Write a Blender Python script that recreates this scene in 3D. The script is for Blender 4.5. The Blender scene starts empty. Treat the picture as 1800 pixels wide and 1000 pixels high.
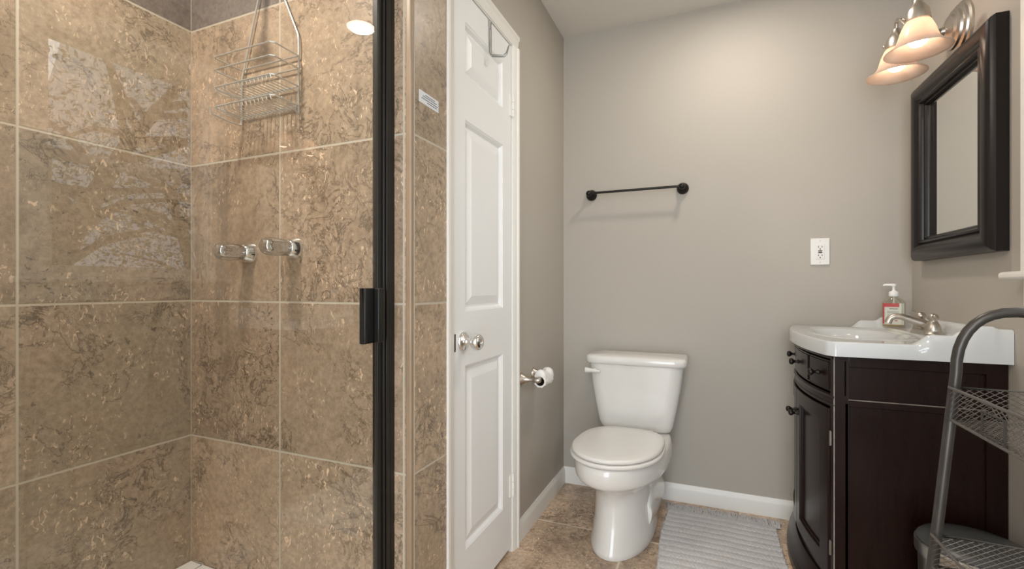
import bpy, bmesh, math, random
from mathutils import Vector, Matrix
random.seed(7)
S = bpy.context.scene
COL = S.collection
PI = math.pi

# ------------------------------------------------------------------ camera, world, exposure
CAM_H = 1.069
YAW = math.radians(22.96)
cam_d = bpy.data.cameras.new('camera')
cam_d.sensor_width = 36.0
cam_d.lens = 826.0 / 1800.0 * 36.0
cam_d.shift_y = 5.0 / 1800.0
cam_d.clip_start = 0.02
cam = bpy.data.objects.new('camera', cam_d)
COL.objects.link(cam)
cam.location = (0, 0, CAM_H)
cam.rotation_euler = (PI / 2, 0, YAW)
S.camera = cam

S.view_settings.view_transform = 'Standard'
S.view_settings.look = 'None'
S.view_settings.gamma = 1.0
S.view_settings.use_curve_mapping = False
S.view_settings.exposure = -0.2

world = bpy.data.worlds.new('overcast_sky')
S.world = world
world.use_nodes = True
bg = world.node_tree.nodes['Background']
bg.inputs['Color'].default_value = (0.86, 0.93, 1.0, 1)
bg.inputs['Strength'].default_value = 2.1

XL, XR = -0.748, 0.784      # closet wall, vanity wall
YB, YR = 2.495, -1.60       # wall behind the toilet, wall behind the camera
ZC = 2.44
SX, SY0, SY1 = -1.63, -0.15, 1.048   # shower: far side, near end, tap wall
TX = -0.735                  # outer face of the tiled pier


def lamp(name, kind, loc, power, col, size=0.1, rot=(0, 0, 0), size_y=None, spot=None):
    d = bpy.data.lights.new(name, kind)
    d.energy = power
    d.color = col
    if kind == 'AREA':
        d.size = size
        if size_y:
            d.shape = 'RECTANGLE'
            d.size_y = size_y
        else:
            d.shape = 'DISK'
    else:
        d.shadow_soft_size = size
    if kind == 'SPOT':
        d.spot_size = spot or math.radians(140)
        d.spot_blend = 0.6
    o = bpy.data.objects.new(name, d)
    COL.objects.link(o)
    o.location = loc
    o.rotation_euler = rot
    return o


# light of the recessed ceiling cans; entrance and shower cans are added fill
CANS_AND_FILL = [(0.10, 1.965), (0.02, -0.45), (-1.19, 0.35)]
CAN_FILL_POWER = [8, 11, 21]
for (cx, cy), pw in zip(CANS_AND_FILL, CAN_FILL_POWER):
    lamp('can_and_fill_lamp', 'AREA', (cx, cy, ZC - 0.012), pw, (1.0, 0.91, 0.81), 0.12)
# soft overcast daylight falling through the window
sun = lamp('overcast_daylight', 'SUN', (6, 0.5, 5), 2.6, (0.93, 0.97, 1.0))
sun.data.angle = math.radians(60)
sun.rotation_euler = Vector((-1.0, 0.16, -0.42)).to_track_quat('-Z', 'Y').to_euler()
# added soft fill, unseen, set in the opening behind the camera
lamp('doorway_fill', 'AREA', (0.02, YR + 0.03, 1.15), 50, (0.85, 0.93, 1.0), 1.2, (PI / 2, 0, 0), 2.1)


# ------------------------------------------------------------------ helpers
class MB:
    def __init__(self):
        self.bm = bmesh.new()

    def _faces(self, vs, fs):
        bv = [self.bm.verts.new(v) for v in vs]
        for f in fs:
            try:
                self.bm.faces.new([bv[i] for i in f])
            except ValueError:
                pass
        return self

    def box(self, x0, x1, y0, y1, z0, z1):
        vs = [(x, y, z) for x in (x0, x1) for y in (y0, y1) for z in (z0, z1)]
        return self._faces(vs, [(0, 1, 3, 2), (4, 6, 7, 5), (0, 4, 5, 1), (2, 3, 7, 6), (0, 2, 6, 4), (1, 5, 7, 3)])

    def loft(self, rings, cap0=True, cap1=True, closed=True):
        n = len(rings[0])
        bv = [[self.bm.verts.new(p) for p in r] for r in rings]
        for a, b in zip(bv, bv[1:]):
            for i in range(n if closed else n - 1):
                j = (i + 1) % n
                try:
                    self.bm.faces.new((a[i], a[j], b[j], b[i]))
                except ValueError:
                    pass
        if cap0:
            self.bm.faces.new(bv[0][::-1])
        if cap1:
            self.bm.faces.new(bv[-1])
        return self

    def lathe(self, prof, origin, axis, n=24, cap0=True, cap1=True):
        ax = Vector(axis).normalized()
        t = Vector((0, 0, 1)) if abs(ax.z) < 0.9 else Vector((1, 0, 0))
        e1 = ax.cross(t).normalized()
        e2 = ax.cross(e1)
        o = Vector(origin)
        rings = []
        for r, h in prof:
            r = max(r, 1e-5)
            rings.append([o + ax * h + e1 * (r * math.cos(2 * PI * k / n)) + e2 * (r * math.sin(2 * PI * k / n)) for k in range(n)])
        return self.loft(rings, cap0, cap1)

    def cyl(self, p0, p1, r0, r1=None, n=16):
        p0, p1 = Vector(p0), Vector(p1)
        return self.lathe([(r0, 0), (r0 if r1 is None else r1, (p1 - p0).length)], p0, p1 - p0, n)

    def tube(self, pts, r, n=8, closed=False):
        pts = [Vector(p) for p in pts]
        m = len(pts)
        rs = r if isinstance(r, (list, tuple)) else [r] * m
        rings = []
        prev = None
        for i, p in enumerate(pts):
            if closed:
                d = pts[(i + 1) % m] - pts[i - 1]
            else:
                d = pts[min(i + 1, m - 1)] - pts[max(i - 1, 0)]
            d.normalize()
            if prev is None:
                t = Vector((0, 0, 1)) if abs(d.z) < 0.9 else Vector((1, 0, 0))
                e = d.cross(t).normalized()
            else:
                e = prev - d * prev.dot(d)
                e.normalize()
            prev = e
            f = d.cross(e)
            rings.append([p + e * (rs[i] * math.cos(2 * PI * k / n)) + f * (rs[i] * math.sin(2 * PI * k / n)) for k in range(n)])
        if closed:
            rings.append(rings[0])
        return self.loft(rings, not closed, not closed)

    def prism(self, outline, z0, z1):
        return self.loft([[(x, y, z0) for x, y in outline], [(x, y, z1) for x, y in outline]])

    def sphere(self, c, r, n=16, m=10):
        sx, sy, sz = r if isinstance(r, (tuple, list)) else (r, r, r)
        rings = []
        for i in range(m + 1):
            a = PI * i / m
            q = max(math.sin(a), 1e-4)
            rings.append([(c[0] + sx * q * math.cos(2 * PI * k / n), c[1] + sy * q * math.sin(2 * PI * k / n), c[2] - sz * math.cos(a)) for k in range(n)])
        return self.loft(rings)

    def grid(self, fn, nu, nv):
        g = [[self.bm.verts.new(fn(i / nu, j / nv)) for j in range(nv + 1)] for i in range(nu + 1)]
        for i in range(nu):
            for j in range(nv):
                self.bm.faces.new((g[i][j], g[i + 1][j], g[i + 1][j + 1], g[i][j + 1]))
        return self

    def build(self, name, mat, parent=None, smooth=True, bevel=0, seg=2, angle=38, sub=0, weld=True):
        bm = self.bm
        if weld:
            bmesh.ops.remove_doubles(bm, verts=bm.verts, dist=1e-6)
        bmesh.ops.recalc_face_normals(bm, faces=bm.faces)
        off = Vector((0, 0, 0))
        p = parent
        while p is not None:
            off += p.location
            p = p.parent
        if off.length > 0:
            bmesh.ops.translate(bm, verts=bm.verts, vec=-off)
        me = bpy.data.meshes.new(name)
        bm.to_mesh(me)
        bm.free()
        me.materials.append(mat)
        if smooth:
            for f in me.polygons:
                f.use_smooth = True
            me.set_sharp_from_angle(angle=math.radians(angle))
        o = bpy.data.objects.new(name, me)
        COL.objects.link(o)
        if parent is not None:
            o.parent = parent
        if bevel:
            b = o.modifiers.new('edges', 'BEVEL')
            b.width = bevel
            b.segments = seg
            b.limit_method = 'ANGLE'
            b.angle_limit = math.radians(40)
            b.harden_normals = False
        if sub:
            s = o.modifiers.new('subsurf', 'SUBSURF')
            s.levels = sub
            s.render_levels = sub
        return o


def thing(name, loc, label, cat, group=None):
    o = bpy.data.objects.new(name, None)
    o.empty_display_size = 0.05
    COL.objects.link(o)
    o.location = loc
    o['label'] = label
    o['category'] = cat
    if group:
        o['group'] = group
    return o


def tag(o, label, cat, group=None, kind=None):
    o['label'] = label
    o['category'] = cat
    if group:
        o['group'] = group
    if kind:
        o['kind'] = kind
    return o


def struct(o, label=None, cat=None):
    o['kind'] = 'structure'
    if label:
        o['label'] = label
        o['category'] = cat
    return o


def srgb(r, g, b):
    def f(c):
        c /= 255.0
        return c / 12.92 if c <= 0.04045 else ((c + 0.055) / 1.055) ** 2.4
    return (f(r), f(g), f(b), 1)


class NT:
    def __init__(self, name):
        self.m = bpy.data.materials.new(name)
        self.m.use_nodes = True
        self.t = self.m.node_tree
        self.b = self.t.nodes['Principled BSDF']

    def n(self, typ, **kw):
        nd = self.t.nodes.new(typ)
        for k, v in kw.items():
            if k.startswith('i_'):
                nd.inputs[k[2:].replace('_', ' ')].default_value = v
            else:
                setattr(nd, k, v)
        return nd

    def l(self, a, b):
        self.t.links.new(a, b)

    def math(self, op, a, b=None, c=None, clamp=False):
        nd = self.t.nodes.new('ShaderNodeMath')
        nd.operation = op
        nd.use_clamp = clamp
        for i, v in enumerate((a, b, c)):
            if v is None:
                continue
            if isinstance(v, (int, float)):
                nd.inputs[i].default_value = v
            else:
                self.l(v, nd.inputs[i])
        return nd.outputs[0]

    def mix(self, fac, a, b, blend='MIX'):
        nd = self.t.nodes.new('ShaderNodeMix')
        nd.data_type = 'RGBA'
        nd.blend_type = blend
        for s, v in ((nd.inputs[0], fac), (nd.inputs[6], a), (nd.inputs[7], b)):
            if isinstance(v, (int, float)):
                s.default_value = v
            elif isinstance(v, tuple):
                s.default_value = v
            else:
                self.l(v, s)
        return nd.outputs[2]

    def ramp(self, src, lo, hi, smooth=True):
        nd = self.t.nodes.new('ShaderNodeMapRange')
        nd.interpolation_type = 'SMOOTHSTEP' if smooth else 'LINEAR'
        nd.inputs['From Min'].default_value = lo
        nd.inputs['From Max'].default_value = hi
        self.l(src, nd.inputs['Value'])
        return nd.outputs['Result']

    def noise(self, vec, scale, detail=4, rough=0.5, dist=0.0):
        nd = self.t.nodes.new('ShaderNodeTexNoise')
        nd.inputs['Scale'].default_value = scale
        nd.inputs['Detail'].default_value = detail
        nd.inputs['Roughness'].default_value = rough
        nd.inputs['Distortion'].default_value = dist
        if vec is not None:
            self.l(vec, nd.inputs['Vector'])
        return nd.outputs['Fac']

    def bump(self, h, strength, dist=0.01):
        nd = self.t.nodes.new('ShaderNodeBump')
        nd.inputs['Strength'].default_value = strength
        nd.inputs['Distance'].default_value = dist
        self.l(h, nd.inputs['Height'])
        self.l(nd.outputs['Normal'], self.b.inputs['Normal'])


def plain(name, col, rough=0.5, metal=0.0, var=0.04, scale=6.0, bump=0.0, bscale=200, coat=0.0, ior=1.5, spec=None):
    t = NT(name)
    co = t.n('ShaderNodeTexCoord').outputs['Object']
    f = t.noise(co, scale, 4)
    dark = tuple(c * (1 - var) for c in col[:3]) + (1,)
    lite = tuple(min(1, c * (1 + var)) for c in col[:3]) + (1,)
    t.l(t.mix(f, dark, lite), t.b.inputs['Base Color'])
    t.b.inputs['Roughness'].default_value = rough
    t.b.inputs['Metallic'].default_value = metal
    t.b.inputs['IOR'].default_value = ior
    if spec is not None:
        t.b.inputs['Specular IOR Level'].default_value = spec
    if coat:
        t.b.inputs['Coat Weight'].default_value = coat
        t.b.inputs['Coat Roughness'].default_value = 0.08
    if bump:
        t.bump(t.noise(co, bscale, 3), bump, 0.002)
    return t.m


def emit(name, col, strength):
    t = NT(name)
    t.b.inputs['Base Color'].default_value = col
    t.b.inputs['Emission Color'].default_value = col
    t.b.inputs['Emission Strength'].default_value = strength
    return t.m


def thin_glass(name, ior=1.75, tint=(0.985, 0.995, 0.985, 1)):
    t = NT(name)
    nt = t.t
    nt.nodes.remove(t.b)
    out = nt.nodes['Material Output']
    tr = t.n('ShaderNodeBsdfTransparent')
    tr.inputs['Color'].default_value = tint
    gl = t.n('ShaderNodeBsdfGlossy')
    gl.inputs['Roughness'].default_value = 0.0
    fr = t.n('ShaderNodeFresnel')
    fr.inputs['IOR'].default_value = ior
    ge = t.n('ShaderNodeNewGeometry')
    fac = t.math('MULTIPLY', fr.outputs[0], t.math('SUBTRACT', 1.0, ge.outputs['Backfacing']))
    mx = t.n('ShaderNodeMixShader')
    t.l(fac, mx.inputs[0])
    t.l(tr.outputs[0], mx.inputs[1])
    t.l(gl.outputs[0], mx.inputs[2])
    t.l(mx.outputs[0], out.inputs['Surface'])
    return t.m


def tile_mat(name, ax, u0, bx, v0, s, base, warm, deep, dark_from=None, grout=(0.50, 0.44, 0.35, 1), rough=0.34, gw=0.0055, var=0.28, seed=0.0, deep_amt=0.65, streak=0.0):
    """Travertine tiles s metres wide laid from (u0, v0) on two world axes."""
    t = NT(name)
    pos = t.n('ShaderNodeNewGeometry').outputs['Position']
    sep = t.n('ShaderNodeSeparateXYZ')
    t.l(pos, sep.inputs[0])
    U = t.math('SUBTRACT', sep.outputs[ax], u0)
    V = t.math('SUBTRACT', sep.outputs[bx], v0)
    su, sv = s if isinstance(s, tuple) else (s, s)
    du = t.math('PINGPONG', U, su / 2)
    dv = t.math('PINGPONG', V, sv / 2)
    d = t.math('MINIMUM', du, dv)
    g = t.ramp(d, gw * 0.35, gw * 0.75)           # 0 in the joint, 1 on the tile
    iu = t.math('FLOOR', t.math('DIVIDE', U, su))
    iv = t.math('FLOOR', t.math('DIVIDE', V, sv))
    cb = t.n('ShaderNodeCombineXYZ')
    t.l(iu, cb.inputs[0])
    t.l(iv, cb.inputs[1])
    cb.inputs[2].default_value = 3.7 + seed
    wn = t.n('ShaderNodeTexWhiteNoise', noise_dimensions='3D')
    t.l(cb.outputs[0], wn.inputs['Vector'])
    off = t.n('ShaderNodeVectorMath', operation='SCALE')
    t.l(wn.outputs['Color'], off.inputs[0])
    off.inputs['Scale'].default_value = 9.0
    add = t.n('ShaderNodeVectorMath', operation='ADD')
    t.l(pos, add.inputs[0])
    t.l(off.outputs[0], add.inputs[1])
    p = add.outputs[0]
    cloud = t.ramp(t.noise(p, 2.6, 5, 0.6, 0.6), 0.30, 0.70)
    c = t.mix(cloud, base, warm)
    deepmask = t.ramp(t.noise(p, 3.4, 9, 0.70, 0.4), 0.48, 0.68)
    c = t.mix(t.math('MULTIPLY', deepmask, deep_amt), c, deep)
    grain = t.noise(p, 60, 8, 0.75)
    c = t.mix(t.math('MULTIPLY', t.ramp(grain, 0.32, 0.72), 0.62), c, tuple(x * 0.60 for x in deep[:3]) + (1,))
    if streak:
        ms = t.n('ShaderNodeMapping')
        ms.inputs['Scale'].default_value = (9, 9, 1.1)
        t.l(pos, ms.inputs['Vector'])
        stk = t.ramp(t.noise(ms.outputs[0], 1.0, 4, 0.6), 0.52, 0.70)
        c = t.mix(t.math('MULTIPLY', stk, streak), c, tuple(x * 0.55 for x in deep[:3]) + (1,))
    # patches of fine dark crackle
    dark = tuple(x * 0.36 for x in deep[:3]) + (1,)
    vn = t.noise(p, 13.0, 7, 0.68, 0.9)
    vein = t.ramp(t.math('ABSOLUTE', t.math('SUBTRACT', vn, 0.5)), 0.030, 0.006)
    area = t.ramp(t.noise(p, 3.6, 4, 0.6), 0.47, 0.60)
    c = t.mix(t.math('MULTIPLY', t.math('MULTIPLY', vein, area), 0.75), c, dark)
    # a few long thin cracks
    ln = t.noise(p, 2.4, 8, 0.62, 0.5)
    crack = t.ramp(t.math('ABSOLUTE', t.math('SUBTRACT', ln, 0.5)), 0.006, 0.001)
    c = t.mix(t.math('MULTIPLY', crack, 0.6), c, dark)
    # pits and short pale flecks
    mp = t.n('ShaderNodeMapping')
    mp.inputs['Scale'].default_value = (1.0, 1.0, 0.55)
    mp.inputs['Rotation'].default_value = (0.6, 0.5, 0.7)
    t.l(p, mp.inputs['Vector'])
    fl = t.ramp(t.noise(mp.outputs[0], 80, 2, 0.5, 1.4), 0.615, 0.68)
    flm = t.ramp(t.noise(p, 6.5, 3), 0.42, 0.60)
    c = t.mix(t.math('MULTIPLY', t.math('MULTIPLY', fl, flm), 0.75), c, tuple(min(1, x * 1.75) for x in warm[:3]) + (1,))
    pit = t.ramp(t.noise(p, 70, 5, 0.65, 0.7), 0.575, 0.65)
    pitm = t.ramp(t.noise(p, 3.8, 5, 0.65), 0.51, 0.62)
    c = t.mix(t.math('MULTIPLY', t.math('MULTIPLY', pit, pitm), 0.85), c, dark)
    # tile to tile tone
    tone = t.math('MULTIPLY_ADD', wn.outputs['Value'], var, 1.0 - var * 0.5)
    tn = t.n('ShaderNodeCombineColor')
    for i in range(3):
        t.l(tone, tn.inputs[i])
    c = t.mix(1.0, c, tn.outputs[0], 'MULTIPLY')
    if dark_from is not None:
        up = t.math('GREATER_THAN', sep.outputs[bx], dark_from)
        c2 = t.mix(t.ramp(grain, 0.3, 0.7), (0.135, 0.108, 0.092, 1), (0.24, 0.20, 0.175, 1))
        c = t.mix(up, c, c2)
    c = t.mix(g, grout, c)
    t.l(c, t.b.inputs['Base Color'])
    t.l(t.math('MULTIPLY_ADD', g, rough - 0.8, 0.8), t.b.inputs['Roughness'])
    h = t.math('SUBTRACT', g, t.math('MULTIPLY', t.math('MULTIPLY', pit, pitm), 0.25))
    t.bump(h, 0.35, 0.003)
    return t.m


# ------------------------------------------------------------------ materials
def wall_paint(name, col):
    t = NT(name)
    co = t.n('ShaderNodeTexCoord').outputs['Object']
    f = t.noise(co, 1.5, 3)
    t.l(t.mix(f, tuple(c * 0.97 for c in col[:3]) + (1,), tuple(c * 1.03 for c in col[:3]) + (1,)), t.b.inputs['Base Color'])
    t.b.inputs['Roughness'].default_value = 0.62
    t.bump(t.noise(co, 130, 4, 0.6), 0.10, 0.002)
    return t.m


M = {}
M['paint'] = wall_paint('greige_wall_paint', (0.45, 0.412, 0.36, 1))
M['ceiling'] = wall_paint('ceiling_paint', (0.74, 0.71, 0.66, 1))
M['trim'] = plain('white_trim_paint', (0.82, 0.80, 0.755, 1), 0.38, var=0.02)
M['door'] = plain('white_door_paint', (0.85, 0.85, 0.845, 1), 0.42, var=0.02)
TB, TW, TD = (0.425, 0.340, 0.246, 1), (0.480, 0.362, 0.262, 1), (0.28, 0.212, 0.148, 1)
TS = 0.457
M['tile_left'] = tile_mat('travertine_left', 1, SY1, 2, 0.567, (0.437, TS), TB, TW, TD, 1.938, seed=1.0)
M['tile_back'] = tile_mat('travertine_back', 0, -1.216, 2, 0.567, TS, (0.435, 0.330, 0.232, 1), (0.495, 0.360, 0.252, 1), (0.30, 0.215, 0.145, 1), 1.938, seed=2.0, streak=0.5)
M['tile_pier'] = tile_mat('travertine_pier', 1, SY1 + 0.012, 2, 0.567, TS, (0.44, 0.335, 0.23, 1), (0.50, 0.37, 0.25, 1), TD, 2.6, seed=4.0)
M['bullnose'] = plain('travertine_bullnose', (0.30, 0.215, 0.14, 1), 0.4, var=0.2, scale=14)
M['tile_floor'] = tile_mat('travertine_floor', 0, -0.33, 1, 2.043, TS, (0.66, 0.50, 0.36, 1), (0.72, 0.53, 0.385, 1), (0.23, 0.15, 0.097, 1), grout=(0.78, 0.68, 0.56, 1), gw=0.0075, rough=0.3, seed=9.0, var=0.35, deep_amt=0.75)
M['ceramic'] = plain('vitreous_china', (0.765, 0.745, 0.71, 1), 0.12, var=0.01, coat=0.4)
M['seat'] = plain('toilet_seat_plastic', (0.76, 0.735, 0.70, 1), 0.25, var=0.01)
M['sink'] = plain('sink_porcelain', (0.66, 0.68, 0.685, 1), 0.10, var=0.01, coat=0.5)
M['acrylic'] = plain('shower_base_acrylic', (0.80, 0.79, 0.76, 1), 0.25, var=0.01)
M['chrome'] = plain('chrome', (0.82, 0.82, 0.81, 1), 0.10, 1.0, var=0.02)
M['nickel'] = plain('brushed_nickel', (0.53, 0.485, 0.43, 1), 0.33, 1.0, var=0.06, scale=30)
M['wire'] = plain('chromed_wire', (0.62, 0.61, 0.58, 1), 0.36, 0.6, var=0.03)
M['black'] = plain('black_anodised_frame', (0.007, 0.0065, 0.006, 1), 0.38, 0.0, var=0.1)
M['bronze'] = plain('oil_rubbed_bronze', (0.016, 0.013, 0.011, 1), 0.34, 0.4, var=0.25, scale=40)
M['glass'] = thin_glass('shower_glass', 1.78)
M['pane'] = thin_glass('window_glass', 1.5)
M['mirror'] = plain('mirror_silver', (0.88, 0.89, 0.87, 1), 0.02, 1.0, var=0.0)
M['paper'] = plain('toilet_paper', (0.84, 0.82, 0.79, 1), 0.9, var=0.03, bump=0.4, bscale=90)
M['core'] = plain('cardboard_core', (0.10, 0.075, 0.055, 1), 0.9)
M['outlet'] = plain('white_outlet_plastic', (0.83, 0.81, 0.78, 1), 0.3, var=0.01)
M['slot'] = plain('dark_slot', (0.02, 0.017, 0.015, 1), 0.6)
M['frosted'] = None
M['rack'] = plain('dark_grey_steel_tube', (0.075, 0.068, 0.062, 1), 0.34, 0.5, var=0.35, scale=22)
M['mesh'] = plain('steel_mesh_wire', (0.20, 0.185, 0.17, 1), 0.42, 0.5, var=0.1)
M['can'] = plain('brushed_steel_bin', (0.45, 0.44, 0.41, 1), 0.32, 1.0, var=0.1, scale=12)
M['canlid'] = plain('grey_plastic_lid', (0.065, 0.067, 0.066, 1), 0.35, var=0.05)
M['sticker'] = plain('sticker_paper', (0.70, 0.72, 0.75, 1), 0.5, var=0.02)
M['ink'] = plain('sticker_ink', (0.10, 0.11, 0.14, 1), 0.6)
M['red'] = plain('label_red', (0.48, 0.075, 0.075, 1), 0.45, var=0.1, scale=60)
M['labelw'] = plain('label_cream', (0.66, 0.66, 0.57, 1), 0.45)
M['pump'] = plain('white_pump_plastic', (0.86, 0.85, 0.83, 1), 0.3, var=0.01)
M['worn'] = plain('worn_moulding_edge', (0.20, 0.165, 0.145, 1), 0.25, var=0.5, scale=50, coat=0.4)
M['wornlight'] = plain('worn_corner_edge', (0.33, 0.30, 0.27, 1), 0.4, var=0.5, scale=40)
M['steel'] = plain('dull_steel_wire', (0.33, 0.33, 0.32, 1), 0.4, 0.8, var=0.1)
M['register'] = plain('beige_register', (0.66, 0.62, 0.55, 1), 0.45, var=0.02)
M['bark'] = plain('bark', (0.10, 0.075, 0.05, 1), 0.9, var=0.3, scale=8)
M['leafm'] = plain('leaf_green', (0.26, 0.24, 0.12, 1), 0.7, var=0.5, scale=1.5)
M['lawn'] = plain('lawn', (0.12, 0.16, 0.06, 1), 0.9, var=0.4, scale=2)


def wood():
    t = NT('espresso_wood')
    co = t.n('ShaderNodeTexCoord').outputs['Object']
    mp = t.n('ShaderNodeMapping')
    mp.inputs['Scale'].default_value = (9, 9, 1.0)
    t.l(co, mp.inputs['Vector'])
    f = t.noise(mp.outputs[0], 5, 6, 0.6)
    c = t.mix(f, (0.0060, 0.0024, 0.0020, 1), (0.0200, 0.0078, 0.0055, 1))
    speck = t.ramp(t.noise(co, 190, 2, 0.5), 0.80, 0.84)
    c = t.mix(t.math('MULTIPLY', speck, 0.5), c, (0.25, 0.22, 0.2, 1))
    t.l(c, t.b.inputs['Base Color'])
    t.b.inputs['Roughness'].default_value = 0.27
    t.b.inputs['Specular IOR Level'].default_value = 0.22
    t.b.inputs['Coat Weight'].default_value = 0.03
    t.b.inputs['Coat Roughness'].default_value = 0.16
    return t.m


M['wood'] = wood()
M['hinge'] = plain('aged_hinge_metal', (0.20, 0.18, 0.16, 1), 0.35, 0.8, var=0.2)
M['mframe'] = plain('espresso_mirror_frame', (0.009, 0.0062, 0.0055, 1), 0.30, var=0.3, scale=20, spec=0.35)


def rug_mat():
    t = NT('grey_cotton_chenille')
    co = t.n('ShaderNodeTexCoord').outputs['Object']
    f = t.noise(co, 90, 5, 0.7)
    g = t.noise(co, 9, 3)
    c = t.mix(f, (0.46, 0.45, 0.455, 1), (0.74, 0.73, 0.735, 1))
    c = t.mix(t.math('MULTIPLY', t.ramp(g, 0.45, 0.7), 0.4), c, (0.50, 0.50, 0.52, 1))
    t.l(c, t.b.inputs['Base Color'])
    t.b.inputs['Roughness'].default_value = 0.95
    t.bump(f, 0.7, 0.004)
    return t.m


M['rug'] = rug_mat()


def frosted():
    t = NT('alabaster_glass_shade')
    nt = t.t
    co = t.n('ShaderNodeTexCoord').outputs['Object']
    f = t.ramp(t.noise(co, 9, 5, 0.6, 1.5), 0.3, 0.7)
    col = t.mix(f, (0.80, 0.64, 0.53, 1), (0.85, 0.735, 0.65, 1))
    df = t.n('ShaderNodeBsdfDiffuse')
    tl = t.n('ShaderNodeBsdfTranslucent')
    gl = t.n('ShaderNodeBsdfGlossy')
    gl.inputs['Roughness'].default_value = 0.15
    t.l(col, df.inputs[0])
    t.l(col, tl.inputs[0])
    m1 = t.n('ShaderNodeMixShader')
    m1.inputs[0].default_value = 0.58
    t.l(df.outputs[0], m1.inputs[1])
    t.l(tl.outputs[0], m1.inputs[2])
    m2 = t.n('ShaderNodeMixShader')
    m2.inputs[0].default_value = 0.05
    t.l(m1.outputs[0], m2.inputs[1])
    t.l(gl.outputs[0], m2.inputs[2])
    nt.nodes.remove(t.b)
    t.l(m2.outputs[0], nt.nodes['Material Output'].inputs['Surface'])
    return t.m


M['frosted'] = frosted()


def clear_plastic(name, col, rough=0.03, base=0.06):
    t = NT(name)
    nt = t.t
    nt.nodes.remove(t.b)
    tr = t.n('ShaderNodeBsdfTransparent')
    tr.inputs['Color'].default_value = col
    gl = t.n('ShaderNodeBsdfGlossy')
    gl.inputs['Roughness'].default_value = rough
    lw = t.n('ShaderNodeLayerWeight')
    lw.inputs['Blend'].default_value = 0.25
    mx = t.n('ShaderNodeMixShader')
    t.l(t.math('MULTIPLY_ADD', lw.outputs['Facing'], 0.55, base), mx.inputs[0])
    t.l(tr.outputs[0], mx.inputs[1])
    t.l(gl.outputs[0], mx.inputs[2])
    t.l(mx.outputs[0], nt.nodes['Material Output'].inputs['Surface'])
    return t.m


M['clear'] = clear_plastic('clear_bottle', (0.94, 0.93, 0.89, 1))
M['soap'] = clear_plastic('amber_soap', (0.93, 0.80, 0.55, 1), 0.1)
M['crystal'] = clear_plastic('clear_acrylic_knob', (0.80, 0.79, 0.77, 1), 0.08, 0.42)
M['bulb'] = emit('lit_bulb', (1.0, 0.80, 0.62, 1), 11)
M['lens'] = emit('lit_can_lens', (1.0, 0.90, 0.76, 1), 9)

# ------------------------------------------------------------------ the room
struct(MB().box(SX - 0.2, XR + 0.2, YR - 0.2, YB + 0.2, -0.10, 0.0).build('floor', M['tile_floor'], smooth=False))
struct(MB().box(SX - 0.2, XR + 0.2, YR - 0.2, YB + 0.2, ZC, ZC + 0.1).build('ceiling', M['ceiling'], smooth=False))
struct(MB().box(XL - 0.1, XR + 0.12, YB, YB + 0.12, 0, ZC).build('wall_back', M['paint'], smooth=False))

# right wall with the window opening
WY0, WY1, WZ0, WZ1 = 0.965, 1.625, 1.112, 2.13
b = MB()
b.box(XR, XR + 0.12, WY1, YB, 0, ZC)
b.box(XR, XR + 0.12, YR, WY0, 0, ZC)
b.box(XR, XR + 0.12, WY0, WY1, 0, WZ0)
b.box(XR, XR + 0.12, WY0, WY1, WZ1, ZC)
struct(b.build('wall_right', M['paint'], smooth=False))

# closet wall with the door opening
DY0, DY1, DZ1 = 1.275, 1.757, 2.055
b = MB()
b.box(XL - 0.1, XL, DY1, YB, 0, ZC)
b.box(XL - 0.1, XL, SY1 + 0.14, DY0, 0, ZC)
b.box(XL - 0.1, XL, DY0, DY1, DZ1, ZC)
struct(b.build('wall_left', M['paint'], smooth=False))
# closet behind the door
b = MB()
b.box(XL - 0.62, XL - 0.60, DY0 - 0.10, YB, 0, ZC)
b.box(XL - 0.60, XL - 0.1, YB - 0.3, YB - 0.28, 0, ZC)
struct(b.build('wall_closet', M['paint'], smooth=False))

# unseen rear wall; wide opening added to let fill light in
b = MB()
b.box(XL - 0.1, -0.60, YR - 0.1, YR, 0, ZC)
b.box(0.64, XR + 0.12, YR - 0.1, YR, 0, ZC)
b.box(-0.60, 0.64, YR - 0.1, YR, 2.2, ZC)
struct(b.build('wall_rear', M['paint'], smooth=False))
struct(MB().box(XL - 0.1, XL, YR, SY0, 0, ZC).build('wall_left_rear', M['paint'], smooth=False))

# shower walls
struct(MB().box(SX - 0.08, SX, SY0, SY1 + 0.1, 0, ZC).build('wall_shower_left', M['tile_left'], smooth=False))
b = MB()
b.box(SX, TX - 0.016, SY1, SY1 + 0.14, 0, ZC)
struct(b.build('wall_shower_back', M['tile_back'], smooth=False))
struct(MB().box(TX - 0.016, TX, SY1 + 0.012, 1.228, 0, ZC).build('wall_pier', M['tile_pier'], smooth=False))
struct(MB().box(TX - 0.020, TX, SY1 - 0.001, SY1 + 0.0125, 0, ZC).build('trim_pier_bullnose', M['bullnose'], bevel=0.005, seg=3))
struct(MB().box(SX - 0.08, XL - 0.1, SY0 - 0.1, SY0, 0, ZC).build('wall_shower_near', M['tile_back'], smooth=False))


def baseboard(name, p, q, side):
    """moulded base along p-q; side = inward normal"""
    prof = [(0, 0), (0.013, 0), (0.013, 0.062), (0.0105, 0.072), (0.006, 0.078), (0.004, 0.086), (0, 0.086)]
    p, q, nrm = Vector(p), Vector(q), Vector(side)
    rings = [[o + nrm * d + Vector((0, 0, z)) for d, z in prof] for o in (p, q)]
    struct(MB().loft(rings).build(name, M['trim'], angle=25))


baseboard('baseboard_left', (XL, 1.803, 0), (XL, YB, 0), (1, 0, 0))
baseboard('baseboard_back', (XL, YB, 0), (0.352, YB, 0), (0, -1, 0))
baseboard('baseboard_right', (XR, YR, 0), (XR, 1.784, 0), (-1, 0, 0))

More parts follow.
